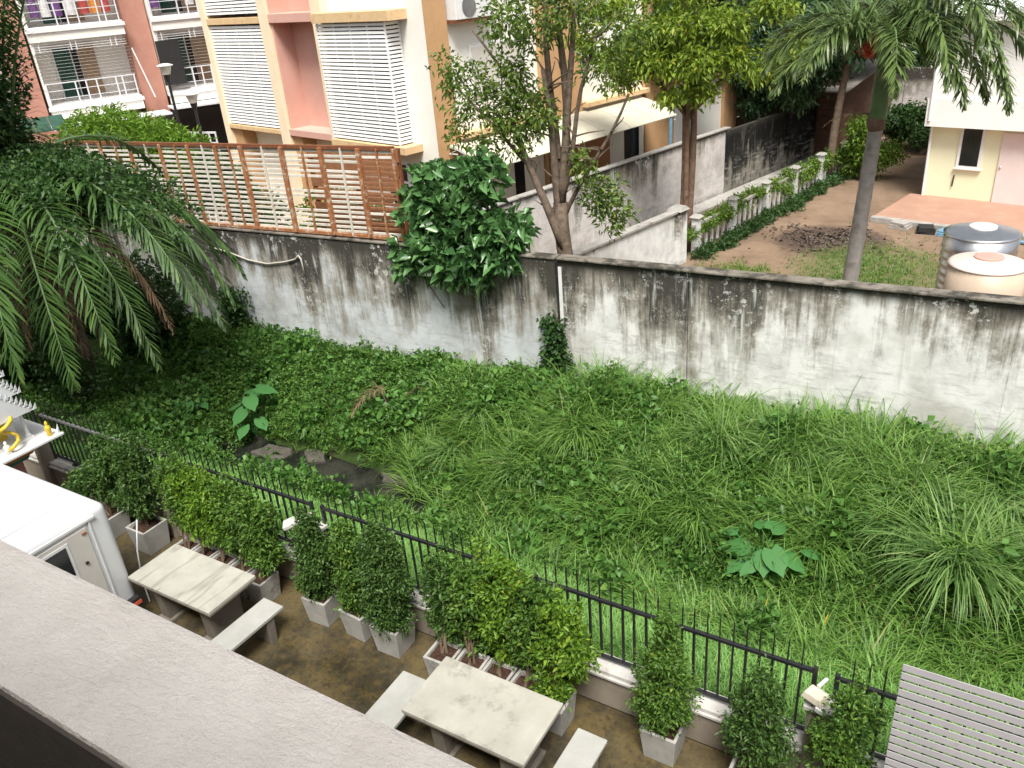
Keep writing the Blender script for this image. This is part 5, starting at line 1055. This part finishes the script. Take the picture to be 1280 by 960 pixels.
for sx in (-.75,-3.1):
    for sy in (-1.55,-.05):
        w_ = MB().lathe([(.19,-.09),(.29,-.09),(.30,-.05),(.30,.05),(.29,.09),(.19,.09)], (0,0,0), 24).build('wheel', 'rubber', vn); w_.matrix_local = Matrix.Translation((sx,sy,.30)) @ Matrix.Rotation(R(90),4,'X'); MB().lathe([(.02,-.06),(.185,-.07),(.185,.07),(.02,.06)], (0,0,0), 18).build('rim', 'steel', w_)
for x0 in (-1.7,-2.9): f_w = MB().box((x0,.002,1.15),(x0+1.0,.012,1.75)).build('side_window', 'dark_glass', vn, bevel=.004)
f_w = MB().box((-3.905-.012,-1.45,1.05),(-3.902,-.17,1.75)).build('windscreen', 'dark_glass', vn)

# ------------------------------------------------------------------ spirit house
sh = thing('spirit_house', 'ornate white spirit house with tiered roof and painted base', 'shrine', (-13.0,5.18,.38))
MB().frustum((0,0), .60, .60, .34, .34, -.38, .25).frustum((0,0), .30, .30, .30, .30, .25, .85).build('pedestal', 'rose', sh, bevel=.01)
for q, (m, z0, s0) in enumerate((('teal',.851,.44),('orange',.93,.56),('rose',1.01,.70))): MB().frustum((0,0), s0, s0, s0*1.15, s0*1.15, z0, z0+.075).build('painted_tier', m, sh, bevel=.006)
MB().frustum((0,0), .86, .86, 1.26, 1.26, 1.09, 1.16).build('platform', 'white_paint', sh, bevel=.006); MB().box((-.66,-.66,1.161),(.66,.66,1.20)).build('platform_lip', 'white_trim', sh, bevel=.006)
MB().box((-.36,-.36,1.201),(.36,.36,1.24)).build('floor', 'white_trim', sh)
for sx in (-1,1):
    for sy in (-1,1): MB().lathe([(.05,0),(.05,.03),(.03,.05),(.028,.38),(.045,.41),(.045,.44)], (sx*.30,sy*.30,1.241), 12).build('column', 'white_paint', sh)
MB().box((-.24,-.24,1.241),(.10,.24,1.68)).build('cella', 'white_trim', sh); MB().box((.101,-.10,1.26),(.106,.10,1.58)).build('doorway', 'gold', sh)
for sy in (-.14,.17): MB().box((-.12,sy*1.72-.003 if sy < 0 else .241,1.36),(.0,sy*1.72+.003 if sy < 0 else .247,1.56)).build('window', 'gold', sh)
for (w0, d0, z0, z1) in ((.98,.90,1.69,2.12),(.80,.72,2.0,2.42),(.58,.54,2.30,2.72)):
    mb = MB().add([(-w0/2,-d0/2,z0),(w0/2,-d0/2,z0),(w0/2,d0/2,z0),(-w0/2,d0/2,z0),(-w0/2,0,z1),(w0/2,0,z1)], [(0,3,2,1),(0,1,5,4),(2,3,4,5),(1,2,5),(3,0,4)]); r_o = mb.build('roof_tier', 'white_paint', sh)
    for s_ in (-1,1):
        for e in (-1,1):
            b_ = MB()
            for q in range(9):   # flame-shaped crest along the gable
                t_ = q/8; y = e*d0/2*(1-t_); z = z0+(z1-z0)*t_; b_.add([(s_*w0/2-.012,y-.03,z),(s_*w0/2+.012,y-.03,z),(s_*w0/2+.012,y+.03,z),(s_*w0/2-.012,y+.03,z),(s_*w0/2+s_*.02,y+e*.03,z+.11)], [(0,1,4),(1,2,4),(2,3,4),(3,0,4),(3,2,1,0)])
            b_.build('crest', 'white_paint', r_o)
        MB().tube([(s_*w0/2,0,z1),(s_*(w0/2+.03),0,z1+.10),(s_*(w0/2+.01),0,z1+.2)], [.02,.014,.003], 6).build('finial', 'white_paint', r_o)
MB().lathe([(.12,2.68),(.09,2.78),(.10,2.82),(.05,2.95),(.055,3.0),(.02,3.2),(.003,3.5)], (0,0,0), 12).build('spire', 'white_paint', sh)
for sx in (-.6,.6):
    for sy in (-.6,.6): MB().tube([(sx,sy,1.20),(sx*1.02,sy*1.02,1.27),(sx*1.04,sy*1.04,1.36)], [.03,.022,.003], 6).build('corner_finial', 'white_paint', sh)
def figure(label, x, y, z, m, h, nm='figurine'):
    t = tag(MB().lathe([(.03,0),(.045,.01),(.04,h*.35),(.05,h*.5),(.035,h*.65),(.018,h*.7),(.026,h*.8),(.02,h*.9),(.003,h)], (0,0,0), 12).build(nm, m, smooth=True), label, 'figurine'); t.location = (x,y,z); return t
figure('golden figurine with pointed crown on the shrine platform edge', -12.45, 5.68, 1.58, 'gold', .26); figure('white figurine beside the shrine doorway', -12.52, 5.05, 1.58, 'white_trim', .22); figure('green figurine near the shrine column', -12.62, 4.86, 1.58, 'teal', .2)
t = tag(MB().tube([(-12.55+.10*math.sin(k*.9), 5.15+.12*math.cos(k*.9), 2.13-.05*k) for k in range(11)], .03, 6).build('marigold_garland', 'gold', smooth=True), 'yellow marigold garland hanging on the spirit house front', 'garland')
